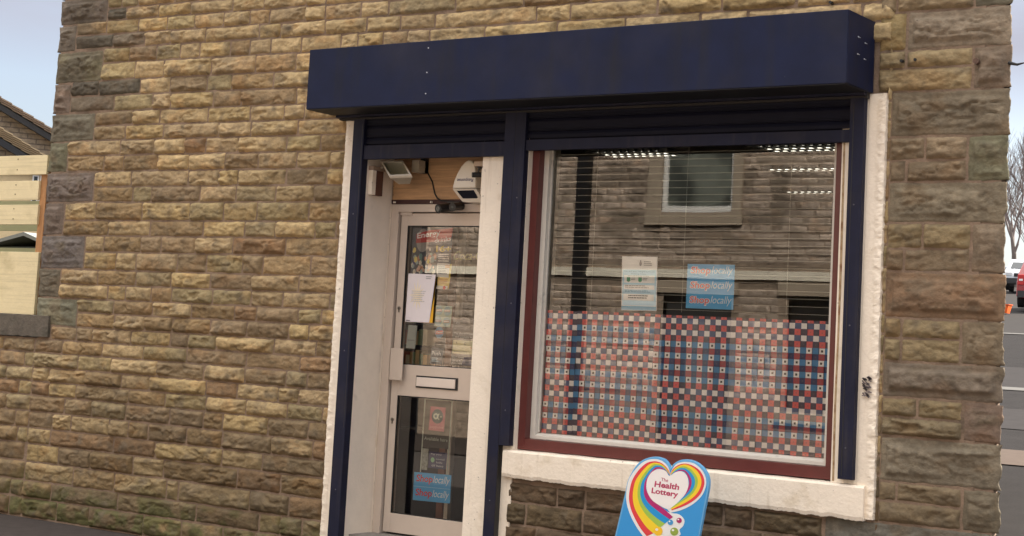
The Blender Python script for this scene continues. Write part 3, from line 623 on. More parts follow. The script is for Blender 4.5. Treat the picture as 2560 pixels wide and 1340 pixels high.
# ---- patterned film
cell_w, cell_h = .0365, (1.722-.965)/22.4
seqA = 'WWDDDDWWDDW'; seqB = 'WDDWWDDDDWW'
blue = (.05, .26, .54); slate = (.10, .14, .28); white = (.99, .98, .95); red = (.82, .14, .13); dred = (.46, .06, .07); navy = (.02, .025, .12); dark = (.07, .05, .09); dot = (.06, .06, .045)
fv = MB(); yF = .138
panels = [(4.604, 4.822, 'A', 0), (4.822, 5.366, 'B', 1), (5.366, 5.867, 'A', 0), (5.867, 6.484, 'A', 1)]
for (px0, px1, sq, off) in panels:
    seq = seqA if sq == 'A' else seqB
    nc = int(math.ceil((px1-px0)/cell_w))
    for row in range(23):
        zt = 1.722-(.45*cell_h if row else 0)-(max(row-1, 0))*cell_h; zb = zt-(cell_h if row else .45*cell_h)
        if sq == 'B': zt += .003; zb += .003
        if zb < .968: zb = .968
        if zt <= zb: continue
        for c in range(nc):
            xa = px0+c*cell_w; xb = min(xa+cell_w, px1)
            if xb-xa < .004: continue
            odd = (c+off) % 2
            if row % 2 == 1:
                kd = seq[min(row//2, 10)]
                col = (white if odd else slate) if kd == 'W' else (blue if odd else white)
                dt = kd == 'D' and not odd
            else:
                nd = seq[min(row//2, 10)] if row//2 < 11 else 'W'; pv = seq[max(row//2-1, 0)]
                col = (dred if (nd == 'D' and pv == 'D') else red) if not odd else (navy if (nd == 'D' and pv == 'D') else dark); dt = False
            wob = .0045*math.sin(xa*19+zt*11)+.003*math.sin(xa*47-zt*31)-.006*max(0, 1-abs(xa-zt*.35-5.0)*16)-.005*max(0, 1-abs(xa+zt*.5-6.2)*20)
            y0 = yF+.004+wob
            s_ = .0012 if col == white else 0
            y0 = max(y0, .1335)
            fv.add([(xa+s_, y0, zb+s_), (xb-s_, y0, zb+s_), (xb-s_, y0, zt-s_), (xa+s_, y0, zt-s_)], [(0, 1, 2, 3)], col)
            if s_: fv.add([(xa, y0+.0006, zb), (xb, y0+.0006, zb), (xb, y0+.0006, zt), (xa, y0+.0006, zt)], [(0, 1, 2, 3)], slate)
            if dt:
                cx, cz = (xa+xb)/2, (zt+zb)/2; q = .0062
                fv.add([(cx-q, y0-.0006, cz-q), (cx+q, y0-.0006, cz-q), (cx+q, y0-.0006, cz+q), (cx-q, y0-.0006, cz+q)], [(0, 1, 2, 3)], dot)
            elif not odd and col in (red, dred) or (odd and col in (dark, navy)):
                cx, cz = (xa+xb)/2, (zt+zb)/2; q = .004; cc = tuple(min(1, a*.6+.05) for a in col)
                fv.add([(cx-q, y0-.0006, cz-q), (cx+q, y0-.0006, cz-q), (cx+q, y0-.0006, cz+q), (cx-q, y0-.0006, cz+q)], [(0, 1, 2, 3)], cc)
fm_ = mat('printed_film', (1, 1, 1), .35, .04, 20, attr=True)
fo = fv.build('window_film', fm_, None, fixn=False)
tag(fo, 'red, white and blue checked plastic sheet covering the lower half of the big window', 'window film')
# ---- blind
BL = thing('venetian_blind', (5.55, .2, 1.75), 'open slatted blind hanging inside the big window', 'blind')
bm_ = mat('ivory_slat', (.60, .56, .47), .5)
sb = MB(); z = 1.755
while z < 2.80: sb.box(4.61, 6.475, .165, .190, z, z+.0015); z += .0425
sb.build('slats', bm_, BL)
for x in (4.9, 5.53, 6.2): box('cord', bm_, BL, x, x+.0012, .160, .1612, 1.74, 2.8)
# ---- ceiling lights inside
em = mat('fluorescent_tube', (1, .95, .80), .5, 0, emit=.55)
hs = mat('white_fitting', (.4, .38, .34), .6)
for k, (x, yy) in enumerate(((6.05, .62), (5.58, 1.62), (5.05, 3.0), (4.85, .70))):
    lb = ('louvred ceiling light nearest the right side of the big window', 'middle louvred ceiling light seen in the upper right of the window',
          'farthest louvred ceiling light inside the shop', 'louvred ceiling light behind the left top of the big window')[k]
    t = thing('ceiling_light', (x, yy, 2.75), lb, 'ceiling light', 'fluorescent lights inside the shop')
    box('housing', hs, t, x-.3, x+.3, yy-.16, yy+.16, 2.775, 2.835)
    for dy in (-.1, 0, .1):
        m_ = MB(); m_.tube([(x-.24, yy+dy, 2.762), (x+.24, yy+dy, 2.762)], .008, 8); m_.build('tube', em, t)
    lv = MB()
    for q in range(12): lv.box(x-.3+q*.0545, x-.285+q*.0545, yy-.16, yy+.16, 2.7525, 2.774)
    for q in range(7): lv.box(x-.3, x+.3, yy-.16+q*.053, yy-.158+q*.053, 2.7528, 2.7735)
    lv.build('louvre', mat('grey_louvre', (.12, .12, .11), .6), t)
# ---- notices on the door
YD = .317
d1 = thing('opening_hours_sheet', (3.48, .297, 1.61), 'white sheet with a pale yellow sun and a yellow edge taped on the door glass', 'notice')
MB().plate([(3.360, 1.612), (3.562, 1.613), (3.594, 1.931), (3.364, 1.934)], .2990, .3000).build('sheet', M_PAPER, d1)
MB().plate([(3.5625, 1.613), (3.590, 1.613), (3.5965, 1.931), (3.594, 1.80)], .2990, .3000).build('yellow_edge', mat('amber_print', (.80, .42, .02), .5), d1)
r_ = random.Random(9); sp = []
for k in range(24):
    a = k*math.pi/12; rad = (.088 if k % 2 == 0 else .035)*r_.uniform(.85, 1.15); sp.append((3.448+rad*.75*math.cos(a), 1.79+rad*1.15*math.sin(a)))
MB().plate(sp, .2982, .2988).build('sun_print', mat('pale_yellow_print', (.82, .72, .55), .6), d1)
lines(d1, mat('pale_grey_ink', (.55, .52, .52)), 3.40, 3.53, 1.74, 1.82, 6, .2979, 3); lines(d1, M_GREYPR, 3.515, 3.575, 1.893, 1.918, 2, .2979, 5)
MB().plate([(3.365, 1.618), (3.40, 1.618), (3.40, 1.623), (3.365, 1.624)], .298, .2985).build('small_print', M_DKPR, d1)
# energy drinks poster
d2 = thing('energy_drinks_poster', (3.53, YD, 1.94), 'dark energy drinks poster with red banner inside the top of the door', 'poster')
yp = .330
MB().plate([(3.355, 1.935), (3.690, 1.935), (3.690, 2.246), (3.355, 2.246)], yp, yp+.001).build('sheet', mat('poster_dark_blue', (.09, .10, .12), .5, .3, 20), d2)
dm = MB(); dm.plate([(3.445+.055*math.cos(a*math.pi/12), 2.158+.078*math.sin(a*math.pi/12)) for a in range(24)], yp-.0008, yp-.0004); dm.build('pale_disc', mat('grey_disc_print', (.36, .34, .31), .5, .2, 30), d2)
MB().plate([(3.388, 2.140), (3.679, 2.160), (3.692, 2.243), (3.50, 2.228), (3.388, 2.201)], yp-.0014, yp-.0010).build('red_banner', mat('banner_red', (.48, .07, .06), .5, .1), d2)
text('lettering', 'Energy', M_WPRINT, d2, (3.396, yp-.002, 2.158), (1, 0, .13), (-.02, 0, 1), .195, .050, bold=.02)
text('lettering', 'drinks', M_WPRINT, d2, (3.545, yp-.002, 2.142), (1, 0, .13), (-.02, 0, 1), .138, .030, bold=.02)
text('lettering', '16+', M_YEL, d2, (3.562, yp-.002, 2.083), XR, ZU, .124, .042, bold=.02)
lines(d2, M_WPRINT, 3.585, 3.675, 2.012, 2.07, 4, yp-.002, 12, .4, .15)
bl = MB(); r_ = random.Random(4)
for k in range(46):
    x = 3.37+r_.random()*.19; z = 1.945+r_.random()*.16; s = r_.uniform(.010, .026); c = r_.choice([(.6, .26, .14), (.4, .16, .09), (.75, .5, .38), (.4, .5, .5), (.8, .75, .62), (.2, .34, .3), (.85, .7, .2), (.08, .08, .2)])
    bl.plate([(x+s*math.cos(a*math.pi/3+k)*.7, z+s*math.sin(a*math.pi/3+k)) for a in range(6)], yp-.0010-k*.00001, yp-.0006, c)
bl.build('picture_print', vcol('picture_print'), d2)
# yellow notice
d3 = thing('yellow_notice', (3.64, YD, 1.84), 'yellow and white paper notice hanging under the 16+ lettering on the door', 'notice')
MB().plate([(3.590, 1.845), (3.690, 1.838), (3.706, 2.002), (3.60, 2.006)], .3215, .3225).build('sheet', mat('pale_yellow_sheet', (.72, .56, .14), .6), d3)
MB().plate([(3.583, 1.918), (3.684, 1.914), (3.687, 2.005), (3.585, 2.008)], .3203, .3210).build('white_sheet', M_WPRINT, d3)
MB().plate([(3.586, 1.838), (3.680, 1.838), (3.682, 1.858), (3.588, 1.86)], .3203, .3210).build('white_sheet', M_WPRINT, d3)
lines(d3, M_GREYPR, 3.595, 3.68, 1.93, 2.0, 6, .3198, 3); lines(d3, mat('orange_ink', (.55, .25, .05)), 3.60, 3.69, 1.868, 1.905, 3, .3198, 3)
MB().plate([(3.652, 1.977), (3.690, 1.977), (3.690, 1.996), (3.652, 1.996)], .3195, .3199).build('orange_patch', mat('orange_patch_print', (.6, .28, .08)), d3)
MB().plate([(3.655+.012*math.cos(a*math.pi/6), 1.847+.012*math.sin(a*math.pi/6)) for a in range(12)], .3192, .3197).build('red_dot', M_RED, d3)
# sheet of four round stickers + octagon sticker
d4 = thing('sticker_sheet', (3.66, YD, 1.59), 'pale green sheet of four round stickers on the door glass', 'sticker')
MB().plate([(3.588, 1.592), (3.722, 1.588), (3.730, 1.727), (3.592, 1.729)], .3205, .3215).build('sheet', mat('pale_green_sheet', (.48, .56, .42), .6), d4)
for (cx, cz) in ((3.624, 1.696), (3.692, 1.694), (3.622, 1.626), (3.690, 1.624)):
    q = MB().plate([(cx+.030*math.cos(a*math.pi/10), cz+.031*math.sin(a*math.pi/10)) for a in range(20)], .3193, .3200).build('round_sticker', mat('dull_blue_sticker', (.30, .45, .48), .6), d4)
    MB().plate([(cx-.024, cz-.008), (cx+.024, cz-.006), (cx+.024, cz+.010), (cx-.024, cz+.008)], .3184, .3190).build('band', mat('tan_band', (.50, .30, .20), .6), q)
    MB().plate([(cx-.020, cz-.002), (cx+.020, cz-.0), (cx+.020, cz+.004), (cx-.020, cz+.002)], .3178, .3182).build('print', M_WPRINT, q)
d5 = thing('octagon_sticker', (3.632, YD, 1.515), 'blue and red eight sided sticker below the sheet of round stickers', 'sticker')
MB().plate([(3.634+.036*math.cos(math.pi/8+a*math.pi/4), 1.551+.040*math.sin(math.pi/8+a*math.pi/4)) for a in range(8)], .3205, .3215).build('sheet', mat('sticker_blue', (.12, .30, .48), .5), d5)
MB().plate([(3.606, 1.538), (3.664, 1.542), (3.664, 1.566), (3.606, 1.562)], .3193, .3200).build('red_band', mat('sticker_red', (.6, .10, .10), .5), d5)
T('Closed', M_WPRINT, d5, 3.610, 1.545, .3188, .05, .013, bold=.02)
d6 = thing('grey_notice', (3.40, YD, 1.436), 'small pale grey card low on the left of the upper door glass', 'notice')
MB().plate([(3.363, 1.438), (3.440, 1.436), (3.450, 1.590), (3.372, 1.592)], .3205, .3215).build('sheet', mat('pale_grey_card', (.42, .46, .43), .6), d6)
lines(d6, M_GREYPR, 3.375, 3.435, 1.475, 1.495, 1, .3198, 3)
# cola lettering
text('cola_lettering', 'Coca-Cola', mat('gold_vinyl', (.42, .38, .16), .5), None, (3.712, .3165, 2.030), (1, 0, .02), ZU, .318, .060, shear=.3, bold=.015)
tag(bpy.data.objects['cola_lettering'], 'cream slanting cola lettering stuck to the right of the upper door glass', 'lettering')
# right notice
d7 = thing('card_payment_notice', (3.83, YD, 1.345), 'dark grey notice with a pale yellow card at the right of the upper door glass', 'notice')
MB().plate([(3.742, 1.345), (4.01, 1.345), (4.015, 1.645), (3.745, 1.645)], .3215, .3225).build('sheet', mat('smoke_sheet', (.16, .15, .14), .6, .1), d7)
MB().plate([(3.750, 1.420), (3.93, 1.418), (3.932, 1.508), (3.752, 1.509)], .3203, .3210).build('yellow_card', mat('cream_card', (.62, .60, .38), .6), d7)
T('Tap the terminal here', M_WPRINT, d7, 3.757, 1.545, .3205, .20, .013); T('and available in store', M_WPRINT, d7, 3.768, 1.525, .3205, .19, .012)
T("Don't forget to\ntop up in\nstore here", M_WPRINT, d7, 3.750, 1.352, .3205, .12, .050); T('O', M_DKPR, d7, 3.845, 1.478, .3195, .015, .02); T('+', M_DKPR, d7, 3.775, 1.484, .3195, .013, .014)
MB().plate([(3.832, 1.347), (3.925, 1.347), (3.925, 1.406), (3.85, 1.40)], .3203, .3210).build('navy_patch', M_NAVPR, d7)
T('ATM', M_WPRINT, d7, 3.765, 1.612, .3205, .035, .012); lines(d7, M_GREYPR, 3.762, 3.90, 1.428, 1.436, 1, .3195, 5)
T('B+', mat('pink_ink', (.65, .25, .2)), d7, 3.895, 1.455, .3195, .024, .012)
d8 = thing('push_sticker', (3.62, YD, 1.345), 'small grey blue Push sticker low on the upper door glass', 'sticker')
MB().plate([(3.57, 1.345), (3.672, 1.345), (3.678, 1.45), (3.576, 1.45)], .3215, .3225).build('sheet', mat('steel_blue_sheet', (.10, .13, .16), .6), d8)
T('Push', M_WPRINT, d8, 3.583, 1.400, .3205, .074, .028, bold=.01); lines(d8, M_LBLUE, 3.585, 3.65, 1.355, 1.385, 3, .3205, 5)
# lower door glass
d9 = thing('payment_sign', (3.66, YD, .64), 'tall clear sign with a pink payment card logo in the lower door glass', 'sign')
y0 = .3215
fr_ = MB(); fr_.plate([(3.541, .635), (3.549, .635), (3.553, 1.116), (3.545, 1.116)], y0, y0+.001); fr_.plate([(3.760, .637), (3.768, .637), (3.777, 1.12), (3.768, 1.12)], y0, y0+.001)
fr_.plate([(3.5532, 1.109), (3.7678, 1.112), (3.768, 1.12), (3.5532, 1.116)], y0, y0+.001)
fr_.build('white_edge', mat('pale_green_white', (.55, .60, .50), .6), d9)
MB().plate([(3.549, .80), (3.764, .80), (3.768, 1.109), (3.553, 1.109)], y0+.0012, y0+.002).build('dark_sheet', mat('brown_sheet', (.045, .04, .03), .6), d9)
MB().plate([(3.594, .912), (3.720, .909), (3.724, 1.066), (3.600, 1.067)], y0-.001, y0-.0002).build('pink_card', mat('pink_card_print', (.55, .16, .20), .5), d9)
MB().plate([(3.660+.047*math.cos(a*math.pi/14), 1.005+.047*math.sin(a*math.pi/14)) for a in range(28)], y0-.0018, y0-.0012).build('badge', mat('teal_badge', (.015, .07, .09), .5), d9)
aa = MB()
for k in range(20):
    a0 = k*2*math.pi/20; a1 = (k+1)*2*math.pi/20
    aa.plate([(3.648+.022*math.cos(a0), 1.005+.020*math.sin(a0)), (3.648+.022*math.cos(a1), 1.005+.020*math.sin(a1)), (3.648+.011*math.cos(a1), 1.005+.009*math.sin(a1)), (3.648+.011*math.cos(a0), 1.005+.009*math.sin(a0))], y0-.0026, y0-.002)
aa.plate([(3.668, 1.023), (3.678, 1.025), (3.664, .998), (3.681, .986), (3.672, .983), (3.655, 1.0)][::-1], y0-.0032, y0-.0027)
aa.plate([(3.690+.005*math.cos(a*math.pi/4), 1.004+.005*math.sin(a*math.pi/4)) for a in range(8)], y0-.0026, y0-.002)
aa.build('logo', mat('cream_logo', (.72, .78, .66), .5), d9)
T('paypoint', M_PINK, d9, 3.603, .922, y0-.002, .112, .022, bold=.01)
T('Available here', mat('pale_print', (.5, .55, .45)), d9, 3.562, .846, y0-.001, .192, .022)
MB().plate([(3.549, .651), (3.60, .651), (3.603, .79), (3.551, .79)], y0-.0006, y0).build('photo_print', mat('mono_photo', (.33, .34, .29), .6, .6, 50), d9)
MB().plate([(3.606, .668), (3.752, .668), (3.758, .775), (3.609, .775)], y0-.0006, y0).build('violet_card', mat('violet_print', (.07, .065, .13), .5), d9)
T('Pay your', M_WPRINT, d9, 3.626, .752, y0-.0012, .09, .013); T('council', M_WPRINT, d9, 3.668, .725, y0-.0012, .07, .011); T('till here', M_WPRINT, d9, 3.635, .680, y0-.0012, .095, .014); T('bills', M_WPRINT, d9, 3.672, .703, y0-.0012, .05, .011)
MB().plate([(3.641+.016*math.cos(a*math.pi/8), .722+.016*math.sin(a*math.pi/8)) for a in range(16)], y0-.0014, y0-.001).build('green_dot', mat('mint_print', (.35, .6, .35), .5), d9)
shop_sign('shop_local_sticker', 'blue sticker saying Shop locally twice, low in the door glass', 3.500, 3.806, .450, .632, 2, .3165, dz=.006)

# goods and posts dimly seen inside the doorway
dp = thing('timber_post', (3.50, .62, .05), 'pair of brown and cream timber strips standing just inside the door', 'post')
box('post', mat('brown_post', (.25, .09, .04), .6), dp, 3.478, 3.530, .60, .64, .05, 2.8); box('cream_strip', M_CREAM, dp, 3.545, 3.575, .60, .64, .05, 2.8)
gr = thing('snack_rack', (3.3, .55, .05), 'rack of bright snack packets inside the door below the sticker sheet', 'display rack')
rk = MB(); [rk.box(3.18, 3.46, .45, .60, z, z+.01) for z in (.3, .9, 1.3, 1.45, 1.6)]; rk.build('shelf', M_DARK, gr)
pk = MB(); r_ = random.Random(2)
for z in (1.31, 1.46, 1.61):
    x = 3.19
    while x < 3.43:
        wd = r_.uniform(.02, .04); c = r_.choice([(.8, .5, .18), (.7, .18, .1), (.85, .75, .5), (.3, .4, .2), (.8, .6, .3)])
        pk.box(x, x+wd*.9, .46, .55, z+.001, z+r_.uniform(.07, .12), c); x += wd
pk.build('packets', vcol('packet_print', .4), gr)

# ------------------------------------------------------------------ lottery sign
SG = thing('pavement_sign', (5.6, -.5, 0), 'blue pavement sign with rainbow heart and The Health Lottery lettering under the window', 'pavement sign')
def bp(u, v): return (5.48066926+4.03936765e-04*u+1.81433133e-05*v, .956378193+3.86907448e-05*u-3.47062437e-04*v)
YS = -.5
def smooth_poly(pts, n=6, closed=True):
    out = []; m_ = len(pts)
    for i in range(m_ if closed else m_-1):
        p0, p1, p2, p3 = [pts[(i+k) % m_] if closed else pts[min(max(i+k, 0), m_-1)] for k in (-1, 0, 1, 2)]
        for j in range(n):
            t = j/n; out.append(tuple(.5*((2*p1[a])+(-p0[a]+p2[a])*t+(2*p0[a]-5*p1[a]+4*p2[a]-p3[a])*t*t+(-p0[a]+3*p1[a]-3*p2[a]+p3[a])*t**3) for a in (0, 1)))
    if not closed: out.append(pts[-1])
    return out
def art(name, pts, m, lay, parent=None, th=.0004):
    y = YS-.0005-lay*.0007
    return MB().plate([bp(*p) for p in pts], y-th, y).build(name, m, parent or SG)
lobeL = smooth_poly([(270, 640), (300, 500), (360, 370), (450, 240), (560, 165), (700, 130), (820, 150), (900, 205), (960, 310)], 5, False)
lobeR = smooth_poly([(960, 310), (1010, 240), (1100, 190), (1210, 180), (1330, 215), (1430, 290), (1500, 390), (1530, 500), (1525, 620)], 5, False)
outline = lobeL+lobeR[1:]+[(1385, 1340), (1100, 2690), (-190, 2690), (105, 1340)]
board = MB(); pts = [bp(*p) for p in outline]
board.plate(pts, YS, YS+.022); board.build('board', mat('sign_edge_blue', (.13, .40, .70), .35, .02), SG, bevel=.002)
inset = [(295, 650), (330, 505), (385, 385), (470, 265), (570, 190), (700, 158), (810, 178), (885, 232), (955, 345), (1025, 262), (1110, 215), (1205, 207), (1315, 240), (1405, 310), (1470, 400), (1500, 505), (1500, 620), (1365, 1340), (1080, 2670), (-165, 2670), (130, 1340)]
art('blue_face', inset, mat('sign_blue', (.035, .30, .68), .35, .02), 0)
# white swoosh + rainbow bands as ribbons
def ribbon(a, b, n=8): return smooth_poly(a, n, False)+smooth_poly(b, n, False)[::-1]
W1 = [(955, 400), (930, 300), (860, 215), (760, 170), (640, 172), (520, 225), (400, 350), (320, 480), (285, 640), (280, 790), (310, 930), (370, 1080), (450, 1220), (540, 1345)]
Wm = [(955, 400), (925, 330), (850, 245), (760, 205), (660, 205), (560, 250), (445, 370), (370, 500), (335, 640), (325, 780), (355, 930), (420, 1080), (500, 1220), (600, 1345)]
art('white_outline', ribbon(W1, [(955, 420), (900, 345), (840, 320), (760, 320), (690, 350), (620, 430), (590, 560), (610, 700), (690, 830), (830, 930), (960, 985), (1090, 1010), (1165, 1090), (1150, 1180), (1095, 1240), (1110, 1310), (1060, 1345)]), M_WPRINT, 1)
art('white_outline', ribbon([(955, 400), (990, 320), (1060, 240), (1180, 215), (1310, 240), (1420, 330), (1480, 440), (1490, 570), (1430, 720), (1300, 850), (1130, 940), (960, 985)],
                            [(955, 430), (1010, 370), (1100, 340), (1180, 370), (1230, 450), (1240, 560), (1200, 680), (1110, 790), (960, 880), (880, 900)]), M_WPRINT, 1.3)
cols = [('red_band', (.74, .05, .06)), ('yellow_band', (.90, .64, .03)), ('green_band', (.36, .55, .08)), ('blue_band', (.01, .30, .66)), ('magenta_band', (.45, .015, .16))]
# left ribbon boundaries: from the notch, over the left lobe, down to the balls
Lb = [Wm,
      [(955, 405), (915, 335), (845, 258), (760, 225), (680, 228), (600, 275), (500, 385), (425, 500), (390, 640), (385, 780), (415, 920), (490, 1060), (590, 1200), (700, 1300)],
      [(955, 410), (905, 335), (835, 268), (760, 245), (700, 250), (635, 300), (550, 400), (490, 510), (460, 640), (465, 770), (510, 900), (590, 1020), (700, 1130), (800, 1215)],
      [(955, 415), (895, 335), (830, 280), (765, 265), (715, 275), (655, 325), (585, 415), (525, 520), (500, 640), (510, 760), (560, 870), (650, 980), (770, 1080), (880, 1150)],
      [(955, 418), (885, 335), (825, 298), (770, 290), (725, 302), (675, 350), (615, 430), (570, 520), (555, 630), (565, 730), (620, 830), (720, 920), (840, 1010), (950, 1085)],
      [(955, 422), (880, 340), (825, 318), (770, 315), (730, 328), (690, 365), (635, 435), (600, 520), (590, 600), (610, 680), (670, 770), (770, 860), (900, 960), (1000, 1050)]]
for k in range(5): art(cols[k][0], ribbon(Lb[k], Lb[k+1]), mat('sign_'+cols[k][0], cols[k][1], .35, .02), 2.2+k*.1)
Rb = [[(960, 400), (1000, 320), (1080, 262), (1180, 240), (1300, 275), (1400, 350), (1455, 450), (1465, 560), (1415, 690), (1320, 790), (1190, 870), (980, 950)],
      [(962, 404), (1010, 330), (1090, 275), (1180, 255), (1280, 290), (1365, 360), (1415, 455), (1420, 560), (1370, 675), (1285, 765), (1160, 845), (975, 935)],
      [(964, 408), (1020, 340), (1095, 292), (1180, 285), (1260, 322), (1320, 385), (1365, 465), (1365, 560), (1320, 660), (1240, 745), (1130, 820), (970, 920)],
      [(966, 412), (1030, 350), (1100, 312), (1175, 312), (1240, 350), (1290, 405), (1325, 475), (1325, 560), (1285, 650), (1210, 730), (1110, 805), (965, 908)],
      [(968, 416), (1040, 362), (1105, 335), (1170, 340), (1215, 375), (1250, 425), (1275, 485), (1275, 560), (1245, 640), (1180, 720), (1090, 795), (960, 895)],
      [(970, 420), (1050, 372), (1110, 352), (1160, 358), (1195, 390), (1220, 435), (1240, 490), (1240, 560), (1210, 635), (1150, 710), (1070, 785), (955, 885)]]
for k in range(5): art(cols[k][0], ribbon(Rb[k], Rb[k+1]), mat('sign_'+cols[k][0], cols[k][1]), 2.8+k*.1)
heart = smooth_poly([(945, 425), (900, 360), (830, 325), (750, 328), (670, 375), (615, 460), (595, 560), (610, 670), (680, 790), (790, 870), (920, 930), (1010, 880), (1110, 790), (1190, 690), (1230, 580), (1225, 470), (1180, 385), (1110, 355), (1030, 375)], 5)
art('white_heart', heart, mat('sign_white', (.88, .84, .82), .35, .01), 3.5)
for (cx, cy, r, c) in ((960, 1130, 42, (.06, .33, .66)), (1092, 1100, 40, (.40, .02, .13)), (775, 1265, 68, (.92, .55, .03)), (1018, 1268, 60, (.28, .38, .06)), ):
    q = art('ball', [(cx+r*math.cos(a*math.pi/12), cy+r*math.sin(a*math.pi/12)) for a in range(24)], mat('ball_%d' % cx, c, .35), 3.6)
    art('highlight', [(cx-r*.3+r*.32*math.cos(a*math.pi/8), cy-r*.35+r*.28*math.sin(a*math.pi/8)) for a in range(16)], M_WPRINT, 4.4, q)
def sign_text(s, u0, v0, u1, v1, h, bold=.02, sh=.1):
    a = bp(u0, v0); b = bp(u1, v1); wd = math.hypot(b[0]-a[0], b[1]-a[1]); rt = (b[0]-a[0], 0, b[1]-a[1]); up = (-rt[2], 0, rt[0])
    text('lettering', s, mat('crimson_lettering', (.48, .04, .12), .4), SG, (a[0], YS-.0038, a[1]), rt, up, wd, h*3.5e-4, bold=bold, shear=sh)
sign_text('The', 818, 502, 925, 522, 52, .01, .05); sign_text('Health', 716, 592, 1088, 642, 92, .03); sign_text('Lottery', 668, 712, 1070, 778, 112, .03, .05)
lg = MB(); a = bp(1100, 2690); b = bp(-190, 2690)
for (x, z) in (a, b): lg.box(x-.02 if x > 5.6 else x, x+.02 if x < 5.6 else x, -.62, -.40, 0.001, .02)
ft = MB(); ft.box(5.34, 5.88, -.66, -.34, 0.0, .035); ft.build('base', mat('black_base', (.02, .02, .02), .6), SG, bevel=.006)

# ------------------------------------------------------------------ left: garden wall and fence
GW = thing('garden_wall', (-1.6, 0, 0), 'low sandstone wall with grey coping running left from the shop corner', 'wall')
S = Stones(.012)
for i in range(11):
    z0, z1 = Z0[i], Z0[i+1]; x = -3.2+rr.random()*.2; pts = [x]
    jj = {10: [-.37, -.004], 9: [-.11], 8: [-.31, .0], 6: [-.28], 5: [-.16], 4: [-.45, -.12], 3: [-.02], 2: [-.5]}.get(i, [])
    stop = min(jj)-.3 if jj else -.15
    while x < stop: x += rr.choice((.26, .3, .36, .42)); pts.append(min(x, stop))
    pts += jj
    if pts[-1] < -.05: pts.append(0.0)
    for a, b in zip(pts[:-1], pts[1:]): S.stone(a, min(b, .0) if b > -.05 else b, z0, z1, pick(-1, z0))
S.build('stone_face', M_STONE, GW)
box('mortar_bed', M_MORT, GW, -3.2, .019, -.0035, .26, -.1, 1.352)
cp = MB(); v = []; f = []; n = 60
for k in range(n):
    x = -3.2+3.36*k/(n-1); j = (_h(np.array([k]), np.array([3]), 1)[0]-.5)*.008
    v += [(x, -.03+j, 1.362+j), (x, .30, 1.362), (x, .30, 1.525), (x, -.03+j*.5, 1.522+j)]
for k in range(n-1):
    for j in range(4): f.append((k*4+j, k*4+(j+1) % 4, (k+1)*4+(j+1) % 4, (k+1)*4+j))
f += [(0, 1, 2, 3), tuple((n-1)*4+j for j in (3, 2, 1, 0))]
cp.add(v, f); cp.build('coping', M_CONC, GW)
FE = thing('board_fence', (-1, .06, 1.53), 'cream painted horizontal board fence on the low wall at left', 'fence')
def board_(z0a, z1a, z0b, z1b, xr, y=.06):
    MB().plate([(-3.0, z0a-.0), (xr, z0b), (xr, z1b), (-3.0, z1a)], y-.022, y).build('board', M_FENCE, FE, bevel=.002)
board_(2.630, 2.775, 2.619, 2.772, -.088); board_(2.412, 2.565, 2.420, 2.571, -.165); board_(2.222, 2.372, 2.226, 2.383, -.152)
box('panel', M_FENCE, FE, -3.0, -.098, .036, .06, 1.5255, 2.010, .002)
box('post', M_TWOOD, FE, -.172, -.099, .061, .13, 1.526, 2.66, .002)
for z in (2.745, 2.66, 2.54, 2.465, 2.35, 2.27):
    MB().tube([(-.44, .0375, z), (-.44, .036, z)], .006, 6).build('nail', mat('rusty_nail', (.15, .11, .06), .8), FE)
MB().plate([(-.77+.21*math.cos(a*math.pi/12), 2.0125+.075*math.sin(a*math.pi/12)) for a in range(12, 25)], .030, .0355).build('notch_disc', mat('grey_patch', (.25, .21, .20), .9, .3, 30), FE)  # grey half disc added in place of a round notch in the panel
F2 = thing('rear_fence', (-4, 1.6, 0), 'pale green board fence seen through the gaps of the cream fence', 'fence')
gm = mat('pale_green_paint', (.30, .29, .15), .7, .1, 6)
box('board', gm, F2, -5.2, -1.6, 1.60, 1.63, 1.6, 2.14); box('board', gm, F2, -5.2, -1.6, 1.60, 1.63, 2.30, 2.58); box('post', gm, F2, -3.4, -3.3, 1.64, 1.70, .2, 2.6)
SH = thing('garden_shed', (-4.1, 3.2, .2), 'small grey roofed shed peeping through the lower fence gap', 'shed')
box('wall', mat('dark_shed_wall', (.06, .06, .055), .8), SH, -4.9, -3.3, 3.1, 4.6, .2, 2.25)
MB().hexa([(-4.95, 3.0, 2.22), (-4.02, 3.0, 2.40), (-3.55, 3.0, 2.27), (-3.55, 3.0, 2.235), (-4.02, 3.0, 2.36), (-4.95, 3.0, 2.185)],
          [(-4.95, 4.7, 2.22), (-4.02, 4.7, 2.40), (-3.55, 4.7, 2.27), (-3.55, 4.7, 2.235), (-4.02, 4.7, 2.36), (-4.95, 4.7, 2.185)]).build('roof', mat('grey_shed_roof', (.20, .20, .19), .8), SH)
